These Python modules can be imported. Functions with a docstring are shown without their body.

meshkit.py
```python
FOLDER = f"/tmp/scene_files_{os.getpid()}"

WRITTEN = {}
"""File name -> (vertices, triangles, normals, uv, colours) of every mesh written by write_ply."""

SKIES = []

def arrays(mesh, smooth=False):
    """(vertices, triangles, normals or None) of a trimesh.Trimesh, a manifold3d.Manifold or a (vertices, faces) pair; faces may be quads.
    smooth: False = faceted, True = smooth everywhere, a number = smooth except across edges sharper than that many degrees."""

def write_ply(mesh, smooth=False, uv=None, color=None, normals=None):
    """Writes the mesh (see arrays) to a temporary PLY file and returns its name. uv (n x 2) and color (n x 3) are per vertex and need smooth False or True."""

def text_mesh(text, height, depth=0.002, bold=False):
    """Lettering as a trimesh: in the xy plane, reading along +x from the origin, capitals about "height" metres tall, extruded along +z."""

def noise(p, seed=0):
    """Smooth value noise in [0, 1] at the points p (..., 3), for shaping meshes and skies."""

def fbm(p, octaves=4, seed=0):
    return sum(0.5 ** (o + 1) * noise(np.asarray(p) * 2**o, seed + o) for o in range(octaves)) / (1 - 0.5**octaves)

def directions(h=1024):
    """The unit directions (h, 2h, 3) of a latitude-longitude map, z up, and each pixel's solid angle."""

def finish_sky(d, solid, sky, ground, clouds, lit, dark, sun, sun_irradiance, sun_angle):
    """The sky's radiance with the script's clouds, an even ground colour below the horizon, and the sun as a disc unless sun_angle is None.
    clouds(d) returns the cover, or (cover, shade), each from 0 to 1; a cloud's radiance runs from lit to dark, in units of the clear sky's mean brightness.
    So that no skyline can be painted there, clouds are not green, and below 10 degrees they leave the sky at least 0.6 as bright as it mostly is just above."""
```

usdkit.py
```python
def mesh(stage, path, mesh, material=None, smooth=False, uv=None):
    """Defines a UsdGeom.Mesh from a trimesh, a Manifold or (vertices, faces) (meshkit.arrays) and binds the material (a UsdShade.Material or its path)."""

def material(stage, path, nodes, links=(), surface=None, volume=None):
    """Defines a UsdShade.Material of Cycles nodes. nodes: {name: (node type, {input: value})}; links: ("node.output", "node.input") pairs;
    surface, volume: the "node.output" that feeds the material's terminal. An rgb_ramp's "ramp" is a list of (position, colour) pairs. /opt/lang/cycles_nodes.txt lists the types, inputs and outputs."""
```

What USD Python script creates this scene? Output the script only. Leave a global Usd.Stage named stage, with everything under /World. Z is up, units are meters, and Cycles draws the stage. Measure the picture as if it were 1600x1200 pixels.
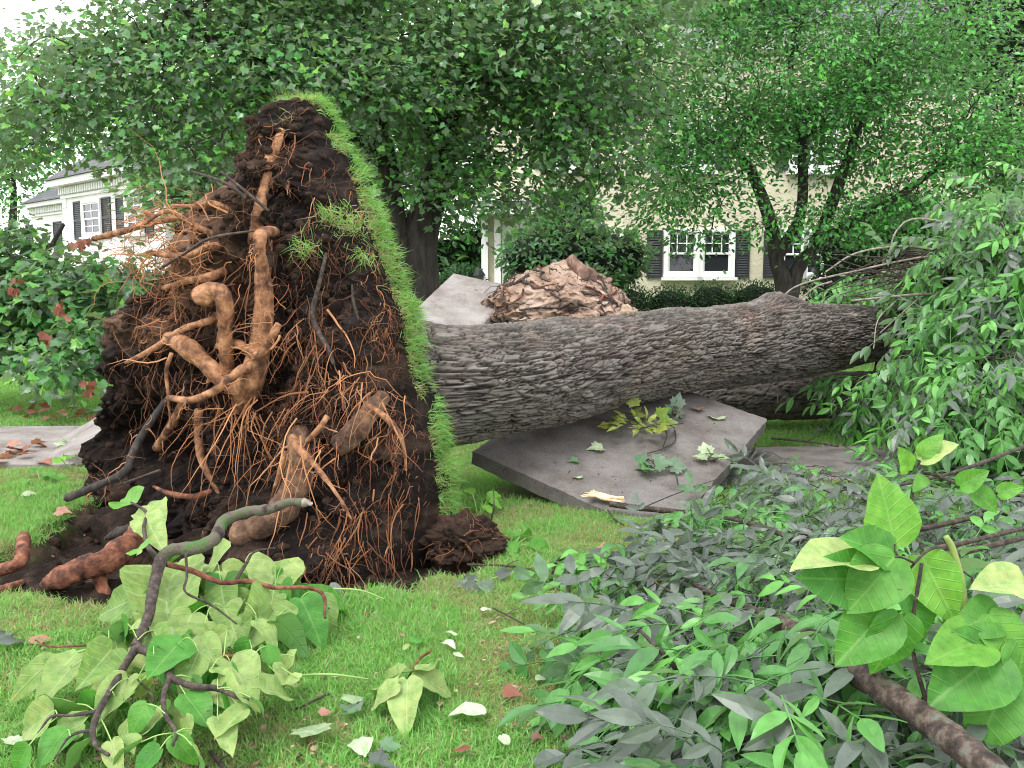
import math
import numpy as np, trimesh, usdkit, meshkit
from meshkit import fbm, noise
from pxr import Usd, UsdGeom, UsdLux, UsdShade, Sdf, Gf, Vt
from shapely.geometry import Polygon, Point
from scipy.spatial import cKDTree

stage = Usd.Stage.CreateInMemory()
UsdGeom.SetStageUpAxis(stage, UsdGeom.Tokens.z)
UsdGeom.SetStageMetersPerUnit(stage, 1.0)
UsdGeom.Xform.Define(stage, '/World')
UsdGeom.Scope.Define(stage, '/World/Looks')

# ------------------------------------------------------------------ camera, sky, sun, exposure
EYE = np.array([0.0, 0.0, 1.6]); F = 1550.0; PITCH = math.atan(180 / 1550.0)
EXPOSURE = 1.5
cam = UsdGeom.Camera.Define(stage, '/World/camera')
cam.CreateHorizontalApertureAttr(36.0); cam.CreateVerticalApertureAttr(27.0)
cam.CreateFocalLengthAttr(36.0 * F / 1600.0); cam.CreateClippingRangeAttr((0.05, 2000.0))
cam.CreateExposureAttr(EXPOSURE)
cam.AddTranslateOp().Set(Gf.Vec3d(*EYE)); cam.AddRotateXOp().Set(90.0 - math.degrees(PITCH))

SUN_ELEV, SUN_AZ = math.radians(58), math.radians(-150)
SUN_DIR = np.array([math.sin(SUN_AZ) * math.cos(SUN_ELEV), math.cos(SUN_AZ) * math.cos(SUN_ELEV), math.sin(SUN_ELEV)])
sky_mat = usdkit.material(stage, '/World/Looks/sky', {
    'sky': ('sky_texture', {'sky_type': 'single_scattering', 'sun_disc': False, 'sun_elevation': SUN_ELEV, 'sun_rotation': SUN_AZ}),
    'grey': ('hsv', {'saturation': 0.10, 'value': 1.0}),
    'co': ('texture_coordinate', {}), 'n': ('noise_texture', {'scale': 2.2, 'detail': 4.0}),
    'cl': ('rgb_ramp', {'ramp': [(0.3, (6.4, 6.5, 6.7)), (0.75, (9.2, 9.3, 9.5))]}),
    'mx': ('mix', {'fac': 0.8}), 'bg': ('background_shader', {'strength': 0.12})},
    [('sky.color', 'grey.color'), ('co.generated', 'n.vector'), ('n.fac', 'cl.fac'), ('grey.color', 'mx.color1'), ('cl.color', 'mx.color2'),
     ('mx.color', 'bg.color')], surface='bg.background')
dome = UsdLux.DomeLight.Define(stage, '/World/sky')
UsdShade.MaterialBindingAPI.Apply(dome.GetPrim()).Bind(sky_mat)
dome.GetPrim().SetCustomDataByKey('kind', 'structure')
sun = UsdLux.DistantLight.Define(stage, '/World/sun')
sun.CreateIntensityAttr(0.30); sun.CreateAngleAttr(25.0); sun.CreateNormalizeAttr(True); sun.CreateColorAttr(Gf.Vec3f(1.0, 0.97, 0.92))
zz = SUN_DIR; xx = np.cross([0, 0, 1.0], zz); xx /= np.linalg.norm(xx); yy = np.cross(zz, xx)
sun.AddTransformOp().Set(Gf.Matrix4d(*xx, 0, *yy, 0, *zz, 0, 0, 0, 20, 1))

# ------------------------------------------------------------------ helpers
FW = np.array([0, math.cos(PITCH), -math.sin(PITCH)]); UP = np.array([0, math.sin(PITCH), math.cos(PITCH)])
def ray(px, py):
    px, py = np.asarray(px, float), np.asarray(py, float)
    return FW + (px[..., None] - 800) / F * np.array([1.0, 0, 0]) - (py[..., None] - 600) / F * UP
def P(px, py, d):
    r = ray(px, py); return EYE + r * (np.asarray(d, float) / r[..., 1])[..., None]
def G(px, py, z=0.0):
    r = ray(px, py); return EYE + r * ((np.asarray(z, float) - EYE[2]) / r[..., 2])[..., None]
def proj(p):
    q = np.asarray(p, float) - EYE; w = q @ FW
    return 800 + F * q[..., 0] / w, 600 - F * (q @ UP) / w, w
def unit(v):
    v = np.asarray(v, float); return v / np.maximum(np.linalg.norm(v, axis=-1, keepdims=True), 1e-12)

used = {}
def numbered(path):
    k = used.get(path, 0); used[path] = k + 1
    return path if k == 0 else f'{path}_{k:03d}'
def tag(prim, label=None, cat=None, group=None, kind=None):
    for k, v in (('label', label), ('category', cat), ('group', group), ('kind', kind)):
        if v: prim.SetCustomDataByKey(k, v)
    return prim
ORIGIN = {}
def thing(name, label, cat, loc=(0, 0, 0), group=None, kind=None):
    path = numbered('/World/' + name); x = UsdGeom.Xform.Define(stage, path)
    x.AddTranslateOp().Set(Gf.Vec3d(*map(float, loc))); ORIGIN[path] = np.array(loc, float)
    tag(x.GetPrim(), label, cat, group, kind); return x.GetPrim()
def origin_of(path):
    o = np.zeros(3)
    while path.count('/') > 1:
        o = o + ORIGIN.get(path, 0); path = path.rsplit('/', 1)[0]
    return o
def mesh(parent, name, vf, mat, smooth=False, tint=None, uv=None, label=None, kind=None, cat=None, group=None):
    """One Mesh prim with its vertices given in world space."""
    base = '/World' if parent is None else str(parent.GetPath())
    path = numbered(base + '/' + name)
    v, f, n = meshkit.arrays(vf, smooth) if not (isinstance(vf, tuple) and smooth is False and np.asarray(vf[1]).shape[1] == 3) else (np.asarray(vf[0], float), np.asarray(vf[1], int), None)
    v = v - origin_of(base)
    m = UsdGeom.Mesh.Define(stage, path)
    m.CreatePointsAttr(Vt.Vec3fArray.FromNumpy(np.ascontiguousarray(v, np.float32)))
    m.CreateFaceVertexCountsAttr(Vt.IntArray.FromNumpy(np.full(len(f), 3, np.int32)))
    m.CreateFaceVertexIndicesAttr(Vt.IntArray.FromNumpy(np.ascontiguousarray(f, np.int32).ravel()))
    m.CreateSubdivisionSchemeAttr('none')
    if n is not None:
        m.CreateNormalsAttr(Vt.Vec3fArray.FromNumpy(n.astype(np.float32))); m.SetNormalsInterpolation('vertex')
    api = UsdGeom.PrimvarsAPI(m)
    if tint is not None:
        t = np.broadcast_to(np.asarray(tint, np.float32), (len(v),))
        api.CreatePrimvar('tint', Sdf.ValueTypeNames.FloatArray, 'vertex').Set(Vt.FloatArray.FromNumpy(np.ascontiguousarray(t)))
    if uv is not None:
        api.CreatePrimvar('st', Sdf.ValueTypeNames.TexCoord2fArray, 'vertex').Set(Vt.Vec2fArray.FromNumpy(np.ascontiguousarray(uv, np.float32)))
    if mat is not None:
        UsdShade.MaterialBindingAPI.Apply(m.GetPrim()).Bind(mat)
    tag(m.GetPrim(), label, cat, group, kind)
    return m.GetPrim()

def cat_vf(parts):
    vs, fs, o = [], [], 0
    for v, f in parts:
        vs.append(v); fs.append(np.asarray(f) + o); o += len(v)
    return np.vstack(vs), np.vstack(fs)
def box(c, s, ax=None):
    """box with centre c, size s, axes rows ax"""
    b = trimesh.creation.box(s); v = np.array(b.vertices)
    if ax is not None: v = v @ np.asarray(ax)
    return v + np.asarray(c), np.array(b.faces)
def spline(pts, n):
    pts = np.asarray(pts, float); k = len(pts)
    if k == 2: return pts[0] + (pts[1] - pts[0]) * np.linspace(0, 1, n)[:, None]
    q = np.vstack([2 * pts[0] - pts[1], pts, 2 * pts[-1] - pts[-2]])
    t = np.linspace(0, k - 1 - 1e-9, n); i = t.astype(int); u = (t - i)[:, None]
    a, b, c, d = q[i], q[i + 1], q[i + 2], q[i + 3]
    return 0.5 * (2 * b + (c - a) * u + (2 * a - 5 * b + 4 * c - d) * u**2 + (3 * b - a - 3 * c + d) * u**3)
def tube(p, r, sides=8, cap=True):
    p = np.asarray(p, float); r = np.broadcast_to(np.asarray(r, float), (len(p),))
    T = unit(np.gradient(p, axis=0)); N = np.zeros_like(T)
    ref = np.eye(3)[np.argmin(np.abs(T[0]))]; N[0] = unit(np.cross(T[0], ref))
    for i in range(1, len(p)):
        N[i] = unit(N[i - 1] - T[i] * (N[i - 1] @ T[i]))
    B = np.cross(T, N); a = np.linspace(0, 2 * np.pi, sides, endpoint=False)
    v = p[:, None] + r[:, None, None] * (np.cos(a)[None, :, None] * N[:, None] + np.sin(a)[None, :, None] * B[:, None])
    v = v.reshape(-1, 3); f = []
    i, j = np.meshgrid(np.arange(len(p) - 1), np.arange(sides), indexing='ij'); i, j = i.ravel(), j.ravel(); j2 = (j + 1) % sides
    a0, a1, b0, b1 = i * sides + j, i * sides + j2, (i + 1) * sides + j, (i + 1) * sides + j2
    f = np.vstack([np.stack([a0, a1, b1], 1), np.stack([a0, b1, b0], 1)])
    if cap:
        n = len(v); v = np.vstack([v, p[0], p[-1]]); k = np.arange(sides); k2 = (k + 1) % sides; e = (len(p) - 1) * sides
        f = np.vstack([f, np.stack([np.full(sides, n), k2, k], 1), np.stack([np.full(sides, n + 1), e + k, e + k2], 1)])
    return v, f
def tubes(Pn, R, sides=4):
    """Pn N x k x 3, R N x k: N open tubes at once"""
    Pn = np.asarray(Pn, float); Nn, k, _ = Pn.shape
    T = unit(np.gradient(Pn, axis=1)); m = np.abs(T.mean(1)); ref = np.eye(3)[np.argmin(m, 1)]
    A = unit(np.cross(T, ref[:, None])); B = np.cross(T, A); a = np.linspace(0, 2 * np.pi, sides, endpoint=False)
    v = Pn[:, :, None] + R[:, :, None, None] * (np.cos(a)[:, None] * A[:, :, None] + np.sin(a)[:, None] * B[:, :, None])
    i, j = np.meshgrid(np.arange(k - 1), np.arange(sides), indexing='ij'); i, j = i.ravel(), j.ravel(); j2 = (j + 1) % sides
    a0, a1, b0, b1 = i * sides + j, i * sides + j2, (i + 1) * sides + j, (i + 1) * sides + j2
    f = np.vstack([np.stack([a0, a1, b1], 1), np.stack([a0, b1, b0], 1)])
    F_ = (f[None] + (np.arange(Nn) * k * sides)[:, None, None]).reshape(-1, 3)
    return v.reshape(-1, 3), F_, k * sides
def lumpy(vf, amp, scale, seed=0, ridge=False):
    """push vertices along their normals by noise"""
    m = trimesh.Trimesh(vf[0], vf[1], process=False); n = m.vertex_normals
    h = fbm(np.asarray(vf[0]) * scale + seed * 7.3, 4, seed)
    if ridge: h = 1 - np.abs(2 * h - 1) * 2
    return np.asarray(vf[0]) + n * ((h - 0.5) * 2 * amp)[:, None], vf[1]
def rock(c, r, seed, sub=3, amp=0.3, freq=1.6):
    s = trimesh.creation.icosphere(sub); v = np.array(s.vertices)
    h = 1 + amp * 2 * (fbm(v * freq + seed * 3.1, 4, seed) - 0.5)
    return v * h[:, None] * np.asarray(r) + np.asarray(c), np.array(s.faces)

# ------------------------------------------------------------------ materials
L = '/World/Looks/'
def ramp_noise(name, stops, scale, rough=0.8, bump=0.0, bdist=0.02, bscale=None, detail=6.0, spec=0.3, stretch=None, distort=0.0, wet=None):
    n = {'g': ('geometry', {}), 'mp': ('mapping', {'scale': stretch or (1, 1, 1)}), 'n': ('noise_texture', {'scale': scale, 'detail': detail, 'roughness': 0.62, 'distortion': distort}),
         'r': ('rgb_ramp', {'ramp': stops}), 'p': ('principled_bsdf', {'roughness': rough, 'specular_ior_level': spec})}
    l = [('g.position', 'mp.vector'), ('mp.vector', 'n.vector'), ('n.fac', 'r.fac'), ('r.color', 'p.base_color')]
    if bump:
        n['b'] = ('noise_texture', {'scale': bscale or scale * 3, 'detail': 6.0, 'roughness': 0.65}); n['bp'] = ('bump', {'strength': bump, 'distance': bdist})
        l += [('mp.vector', 'b.vector'), ('b.fac', 'bp.height'), ('bp.normal', 'p.normal')]
    return usdkit.material(stage, L + name, n, l, surface='p.BSDF')
def leaf_mat(name, stops, trans=0.25, tcol=None, rough=0.45, spec=0.35, under=None, veins=0.0, vein_col=(0.3, 0.4, 0.2)):
    """the primvar tint (0..1) picks the leaf's colour on the ramp"""
    n = {'a': ('attribute', {'attribute': 'tint'}), 'r': ('rgb_ramp', {'ramp': stops}), 'g': ('geometry', {}), 'n': ('noise_texture', {'scale': 22.0, 'detail': 3.0}),
         'vr': ('map_range', {'from_min': 0.25, 'from_max': 0.75, 'to_min': 0.78, 'to_max': 1.2}), 'hs': ('hsv', {}),
         'p': ('principled_bsdf', {'roughness': rough, 'specular_ior_level': spec}), 't': ('translucent_bsdf', {}), 'm': ('mix_closure', {'fac': trans}),
         'br': ('mix', {'mix_type': 'multiply', 'fac': 1.0, 'color2': tcol or (1.5, 1.55, 0.8)})}
    l = [('a.fac', 'r.fac'), ('g.position', 'n.vector'), ('n.fac', 'vr.value'), ('vr.result', 'hs.value'), ('r.color', 'hs.color')]
    last = 'hs.color'
    if veins:
        n.update({'uv': ('attribute', {'attribute': 'st'}), 's': ('separate_xyz', {}), 'ax': ('math', {'math_type': 'absolute'}),
                  'k': ('math', {'math_type': 'multiply_add', 'value2': -0.62}), 'kk': ('math', {'math_type': 'multiply', 'value2': 6.5}), 'fr': ('math', {'math_type': 'pingpong', 'value2': 0.5}),
                  'v1': ('map_range', {'from_min': 0.0, 'from_max': 0.085, 'to_min': 1.0, 'to_max': 0.0, 'clamp': True}),
                  'v2': ('map_range', {'from_min': 0.0, 'from_max': 0.03, 'to_min': 1.0, 'to_max': 0.0, 'clamp': True}),
                  'mxv': ('math', {'math_type': 'maximum'}), 'vs': ('math', {'math_type': 'multiply', 'value2': veins * .6}), 'vm': ('mix', {'color2': vein_col}),
                  'bp': ('bump', {'strength': 0.5, 'distance': 0.004})})
        l += [('uv.vector', 's.vector'), ('s.x', 'ax.value1'), ('ax.value', 'k.value1'), ('s.y', 'k.value3'), ('k.value', 'kk.value1'), ('kk.value', 'fr.value1'),
              ('fr.value', 'v1.value'), ('ax.value', 'v2.value'), ('v1.result', 'mxv.value1'), ('v2.result', 'mxv.value2'), ('mxv.value', 'vs.value1'),
              ('vs.value', 'vm.fac'), (last, 'vm.color1'), ('mxv.value', 'bp.height'), ('bp.normal', 'p.normal')]
        last = 'vm.color'
    if veins:
        n.update({'sn': ('noise_texture', {'scale': 26.0, 'detail': 4.0, 'roughness': .7}), 'sr': ('rgb_ramp', {'ramp': [(.40, (.72, .86, .62)), (.52, (1, 1, 1)), (.66, (1.12, 1.02, .82)), (.705, (1.0, .85, .6)), (.725, (.42, .26, .14))]}), 'sm': ('mix', {'mix_type': 'multiply', 'fac': .85})})
        l += [('g.position', 'sn.vector'), ('sn.fac', 'sr.fac'), (last, 'sm.color1'), ('sr.color', 'sm.color2')]; last = 'sm.color'
    if under:
        n.update({'um': ('mix', {'color2': under})}); l += [('g.backfacing', 'um.fac'), (last, 'um.color1')]; last = 'um.color'
    l += [(last, 'p.base_color'), (last, 'br.color1'), ('br.color', 't.color'), ('p.BSDF', 'm.closure1'), ('t.BSDF', 'm.closure2')]
    return usdkit.material(stage, L + name, n, l, surface='m.closure')
def plain(name, col, rough=0.6, spec=0.4, **k):
    return usdkit.material(stage, L + name, {'p': ('principled_bsdf', {'base_color': col, 'roughness': rough, 'specular_ior_level': spec, **k})}, [], surface='p.BSDF')

M_SOIL = ramp_noise('soil', [(0.3, (0.014, 0.009, 0.007)), (0.55, (0.034, 0.021, 0.015)), (0.75, (0.075, 0.042, 0.028))], 7.0, 0.95, 0.9, 0.02, 40, spec=0.15)
M_CLAY = ramp_noise('clay_soil', [(0.3, (0.12, 0.07, 0.05)), (0.46, (0.27, 0.185, 0.138)), (0.64, (0.42, 0.315, 0.25))], 3.5, 0.95, 0.9, 0.03, 18, spec=0.15)
M_ROOT = ramp_noise('root_bark', [(0.32, (0.035, 0.018, 0.012)), (0.43, (0.13, 0.058, 0.03)), (0.53, (0.30, 0.14, 0.068)), (0.68, (0.48, 0.265, 0.14))], 13.0, 0.7, 0.9, 0.012, 75, spec=0.35, detail=9.0, distort=.2)
M_ROOTDIRTY = ramp_noise('soiled_root', [(0.32, (0.03, 0.019, 0.014)), (0.48, (0.11, 0.062, 0.04)), (0.66, (0.26, 0.155, 0.095))], 12.0, 0.85, 0.9, 0.012, 75, spec=0.25, detail=9.0)
M_ROOTFINE = usdkit.material(stage, L + 'fine_root', {'a': ('attribute', {'attribute': 'tint'}), 'r': ('rgb_ramp', {'ramp': [(0, (0.045, 0.024, 0.016)), (0.5, (0.19, 0.078, 0.038)), (1, (0.44, 0.215, 0.10))]}),
    'p': ('principled_bsdf', {'roughness': 0.7, 'specular_ior_level': 0.25})}, [('a.fac', 'r.fac'), ('r.color', 'p.base_color')], surface='p.BSDF')
M_REDROOT = ramp_noise('red_root', [(0.34, (0.02, 0.012, 0.009)), (0.45, (0.10, 0.036, 0.022)), (0.56, (0.20, 0.075, 0.042)), (0.70, (0.33, 0.16, 0.09))], 15.0, 0.75, 0.9, 0.012, 70, spec=0.3, detail=9.0)
M_BARK = usdkit.material(stage, L + 'ridged_bark', {'a': ('attribute', {'attribute': 'tint'}), 'g': ('geometry', {}), 'n': ('noise_texture', {'scale': 9.0, 'detail': 6.0, 'roughness': 0.65}),
    'r': ('rgb_ramp', {'ramp': [(0.0, (0.013, 0.010, 0.009)), (0.3, (0.048, 0.039, 0.034)), (0.62, (0.10, 0.085, 0.075)), (0.85, (0.155, 0.137, 0.124)), (1.0, (0.215, 0.195, 0.18))]}),
    'n2': ('noise_texture', {'scale': 1.7, 'detail': 4.0}), 'warm': ('rgb_ramp', {'ramp': [(0.35, (0.92, 0.97, 0.93)), (0.55, (1, 1, 1)), (0.70, (1.18, 1.0, 0.92))]}),
    'mn': ('map_range', {'from_min': 0.25, 'from_max': 0.75, 'to_min': -0.22, 'to_max': 0.22}), 'ad': ('math', {'math_type': 'add'}), 'mu': ('mix', {'mix_type': 'multiply', 'fac': 1.0}),
    'b': ('noise_texture', {'scale': 90.0, 'detail': 5.0}), 'bp': ('bump', {'strength': 0.55, 'distance': 0.006}), 'p': ('principled_bsdf', {'roughness': 0.8, 'specular_ior_level': 0.25})},
    [('g.position', 'n.vector'), ('n.fac', 'mn.value'), ('a.fac', 'ad.value1'), ('mn.result', 'ad.value2'), ('ad.value', 'r.fac'), ('g.position', 'n2.vector'), ('n2.fac', 'warm.fac'),
     ('r.color', 'mu.color1'), ('warm.color', 'mu.color2'), ('mu.color', 'p.base_color'), ('g.position', 'b.vector'), ('b.fac', 'bp.height'), ('bp.normal', 'p.normal')], surface='p.BSDF')
M_DBARK = ramp_noise('dark_bark', [(0.35, (0.020, 0.017, 0.016)), (0.65, (0.062, 0.053, 0.047))], 14.0, 0.85, 0.7, 0.02, 35, stretch=(1, 1, 0.25))
M_TWIG = ramp_noise('twig_bark', [(0.32, (0.015, 0.011, 0.010)), (0.52, (0.05, 0.037, 0.031)), (0.72, (0.12, 0.092, 0.076))], 38.0, 0.75, 0.8, 0.006, 120, detail=8)
M_PALETWIG = ramp_noise('pale_twig', [(0.35, (0.12, 0.10, 0.085)), (0.65, (0.30, 0.26, 0.22))], 30.0, 0.75)
M_MOSSY = ramp_noise('mossy_bark', [(0.36, (0.03, 0.024, 0.02)), (0.50, (0.115, 0.095, 0.077)), (0.58, (0.09, 0.105, 0.055)), (0.68, (0.045, 0.13, 0.03))], 12.0, 0.85, 0.9, 0.01, 80)
M_LOG = ramp_noise('wet_log', [(0.34, (0.018, 0.013, 0.011)), (0.5, (0.058, 0.041, 0.034)), (0.57, (0.12, 0.085, 0.066)), (0.63, (0.10, 0.115, 0.095)), (0.75, (0.17, 0.19, 0.16))], 22.0, 0.65, 0.9, 0.012, 60, stretch=(1, 1, 1))
M_WOOD = ramp_noise('torn_wood', [(0.35, (0.45, 0.28, 0.15)), (0.65, (0.78, 0.62, 0.43))], 25.0, 0.8)
M_STEM = plain('green_stem', (0.22, 0.36, 0.10), 0.5)
M_CONC = ramp_noise('concrete', [(0.35, (0.20, 0.175, 0.165)), (0.5, (0.29, 0.265, 0.25)), (0.68, (0.37, 0.345, 0.33))], 5.0, 0.85, 0.35, 0.004, 130, detail=8)
def concrete(name, k):
    return usdkit.material(stage, L + name, {'g': ('geometry', {}), 'n': ('noise_texture', {'scale': 3.0, 'detail': 9.0, 'roughness': .68}), 'r': ('rgb_ramp', {'ramp': [(0.32, (.105 * k, .088 * k, .078 * k)), (0.46, (.17 * k, .152 * k, .143 * k)), (0.64, (.235 * k, .22 * k, .21 * k))]}),
        'n2': ('noise_texture', {'scale': 110.0, 'detail': 3.0, 'roughness': .6}), 'r2': ('rgb_ramp', {'ramp': [(.30, (.55, .5, .48)), (.42, (.95, .94, .93)), (.62, (1.05, 1.05, 1.05)), (.72, (1.4, 1.35, 1.3))]}), 'm': ('mix', {'mix_type': 'multiply', 'fac': .9}),
        'n3': ('noise_texture', {'scale': 14.0, 'detail': 6.0, 'roughness': .7}), 'r3': ('rgb_ramp', {'ramp': [(.58, (1, 1, 1)), (.68, (.62, .48, .42))]}), 'm3': ('mix', {'mix_type': 'multiply', 'fac': .8}),
        'bp': ('bump', {'strength': .5, 'distance': .004}), 'p': ('principled_bsdf', {'roughness': .75, 'specular_ior_level': .35})},
        [('g.position', 'n.vector'), ('n.fac', 'r.fac'), ('g.position', 'n2.vector'), ('n2.fac', 'r2.fac'), ('g.position', 'n3.vector'), ('n3.fac', 'r3.fac'), ('r.color', 'm.color1'), ('r2.color', 'm.color2'), ('m.color', 'm3.color1'), ('r3.color', 'm3.color2'), ('m3.color', 'p.base_color'), ('n2.fac', 'bp.height'), ('bp.normal', 'p.normal')], surface='p.BSDF')
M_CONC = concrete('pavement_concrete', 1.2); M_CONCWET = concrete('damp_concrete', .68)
GREENS = [(0.0, (0.085, 0.105, 0.092)), (0.35, (0.075, 0.135, 0.075)), (0.7, (0.052, 0.20, 0.045)), (1.0, (0.11, 0.30, 0.05))]
M_ASH = leaf_mat('ash_leaf', [(0.0, (0.068, 0.086, 0.074)), (0.40, (0.10, 0.130, 0.102)), (0.54, (0.055, 0.165, 0.045)), (1.0, (0.115, 0.33, 0.06))], 0.2, rough=0.38, spec=0.45, under=(0.15, 0.25, 0.14))
M_MAPLE = leaf_mat('maple_leaf', [(0.0, (0.17, 0.20, 0.175)), (0.4, (0.145, 0.26, 0.15)), (0.75, (0.11, 0.36, 0.09)), (1.0, (0.25, 0.50, 0.12))], 0.5, rough=0.3, spec=0.7, under=(0.11, 0.17, 0.11))
M_CRAB = leaf_mat('small_leaf', [(0.0, (0.10, 0.14, 0.105)), (0.5, (0.085, 0.29, 0.08)), (1.0, (0.13, 0.45, 0.08))], 0.5, rough=0.32, spec=0.6, under=(0.08, 0.17, 0.08))
M_DARKLEAF = leaf_mat('dark_leaf', [(0.0, (0.018, 0.032, 0.02)), (1.0, (0.04, 0.085, 0.035))], 0.15, rough=0.5, spec=0.3)
M_CATALPA = leaf_mat('catalpa_leaf', [(0.0, (0.04, 0.18, 0.028)), (1.0, (0.145, 0.33, 0.045))], 0.28, rough=0.5, spec=0.3, veins=0.35, vein_col=(0.34, 0.55, 0.2))
M_CATUNDER = leaf_mat('catalpa_underside', [(0.0, (0.125, 0.22, 0.055)), (1.0, (0.29, 0.37, 0.14))], 0.2, rough=0.6, spec=0.25, under=(0.10, 0.22, 0.07), veins=0.4, vein_col=(0.55, 0.68, 0.42))
M_PALELEAF = leaf_mat('pale_leaf', [(0.0, (0.21, 0.29, 0.16)), (1.0, (0.47, 0.51, 0.41))], 0.15, rough=0.6, spec=0.25, veins=0.3, vein_col=(0.6, 0.66, 0.5))
M_BROWNLEAF = leaf_mat('brown_leaf', [(0.0, (0.16, 0.05, 0.03)), (1.0, (0.36, 0.19, 0.14))], 0.15, rough=0.6, spec=0.25)
M_YELLOW = leaf_mat('yellow_leaf', [(0.0, (0.10, 0.19, 0.045)), (1.0, (0.34, 0.36, 0.075))], 0.3, rough=0.5)
M_GRASS = leaf_mat('grass_blade', [(0.0, (0.32, 0.24, 0.15)), (0.22, (0.26, 0.25, 0.12)), (0.3, (0.125, 0.25, 0.065)), (0.75, (0.15, 0.355, 0.08)), (1.0, (0.26, 0.46, 0.14))], 0.3, rough=0.5, spec=0.3)

# ------------------------------------------------------------------ leaf shapes: base at origin, along +y, facing +z
def blade_shape(ts, ws, fold=0.15, curl=0.2, cols=3, wave=0.0, rng=None):
    rows = []
    uv = []
    xs = np.linspace(-1, 1, cols)
    for t, w in zip(ts, ws):
        ph = 0 if rng is None else rng.uniform(-1, 1) * wave
        for x in xs:
            rows.append((x * w, t, abs(x) * w * fold - curl * t * t + ph * abs(x)))
            uv.append((x * w, t))
    f = []
    n = len(ts)
    for i in range(n - 1):
        for j in range(cols - 1):
            a, b, c, d = i * cols + j, i * cols + j + 1, (i + 1) * cols + j + 1, (i + 1) * cols + j
            f += [(a, b, c), (a, c, d)]
    return np.array(rows), np.array(f), np.array(uv)
def lance(rng=None):
    c = 0.25 if rng is None else rng.uniform(0.0, 0.5); fo = 0.2 if rng is None else rng.uniform(0.0, 0.5)
    return blade_shape([0, .16, .38, .62, .84, 1], [.015, .13, .185, .165, .09, .004], fo, c, 3, 0.02, rng)
def heart(rng, curl=0.2, fold=0.15):
    ts = [-.06, .0, .10, .24, .40, .56, .72, .86, .95, 1.0]; ws = [.16, .30, .38, .415, .40, .34, .25, .14, .06, .004]
    v, f, uv = blade_shape(ts, ws, fold, curl, 7, 0.03, rng)
    v[:, 2] += 0.045 * np.sin(np.abs(v[:, 0]) * 16 - v[:, 1] * 17) * np.minimum(np.abs(v[:, 0]) * 3, 1) * .5; v[:, 2] += 0.05 * np.sin(v[:, 1] * 9 + rng.uniform(0, 6)) * np.abs(v[:, 0]) * 2 + 0.08 * np.sin(v[:, 0] * 5 + rng.uniform(0, 6)) * v[:, 1]
    v[:7, 1] += np.array([0.0, -.01, 0.015, .06, .015, -.01, 0.0])
    return v, f, uv
def maple(rng=None, fold=0.12):
    o = [(0, .02), (.20, -.02), (.40, -.04), (.40, .16), (.60, .36), (.44, .42), (.46, .60), (.26, .58), (.17, .74), (0, 1.0)]
    pts = o + [(-x, y) for x, y in o[-2:0:-1]]
    v = np.array([(x, y, abs(x) * fold - 0.15 * y * y) for x, y in [(0, .33)] + pts]); n = len(pts)
    f = np.array([(0, 1 + i, 1 + (i + 1) % n) for i in range(n)])
    return v, f, v[:, :2].copy()
def oval():
    v = np.array([(0, 0, 0), (.2, .3, .05), (.24, .55, .05), (0, 1, -.08), (-.24, .55, .05), (-.2, .3, .05), (0, .5, 0)])
    f = np.array([(6, i, (i + 1) % 6) for i in range(6)])
    return v, f, v[:, :2].copy()
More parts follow.
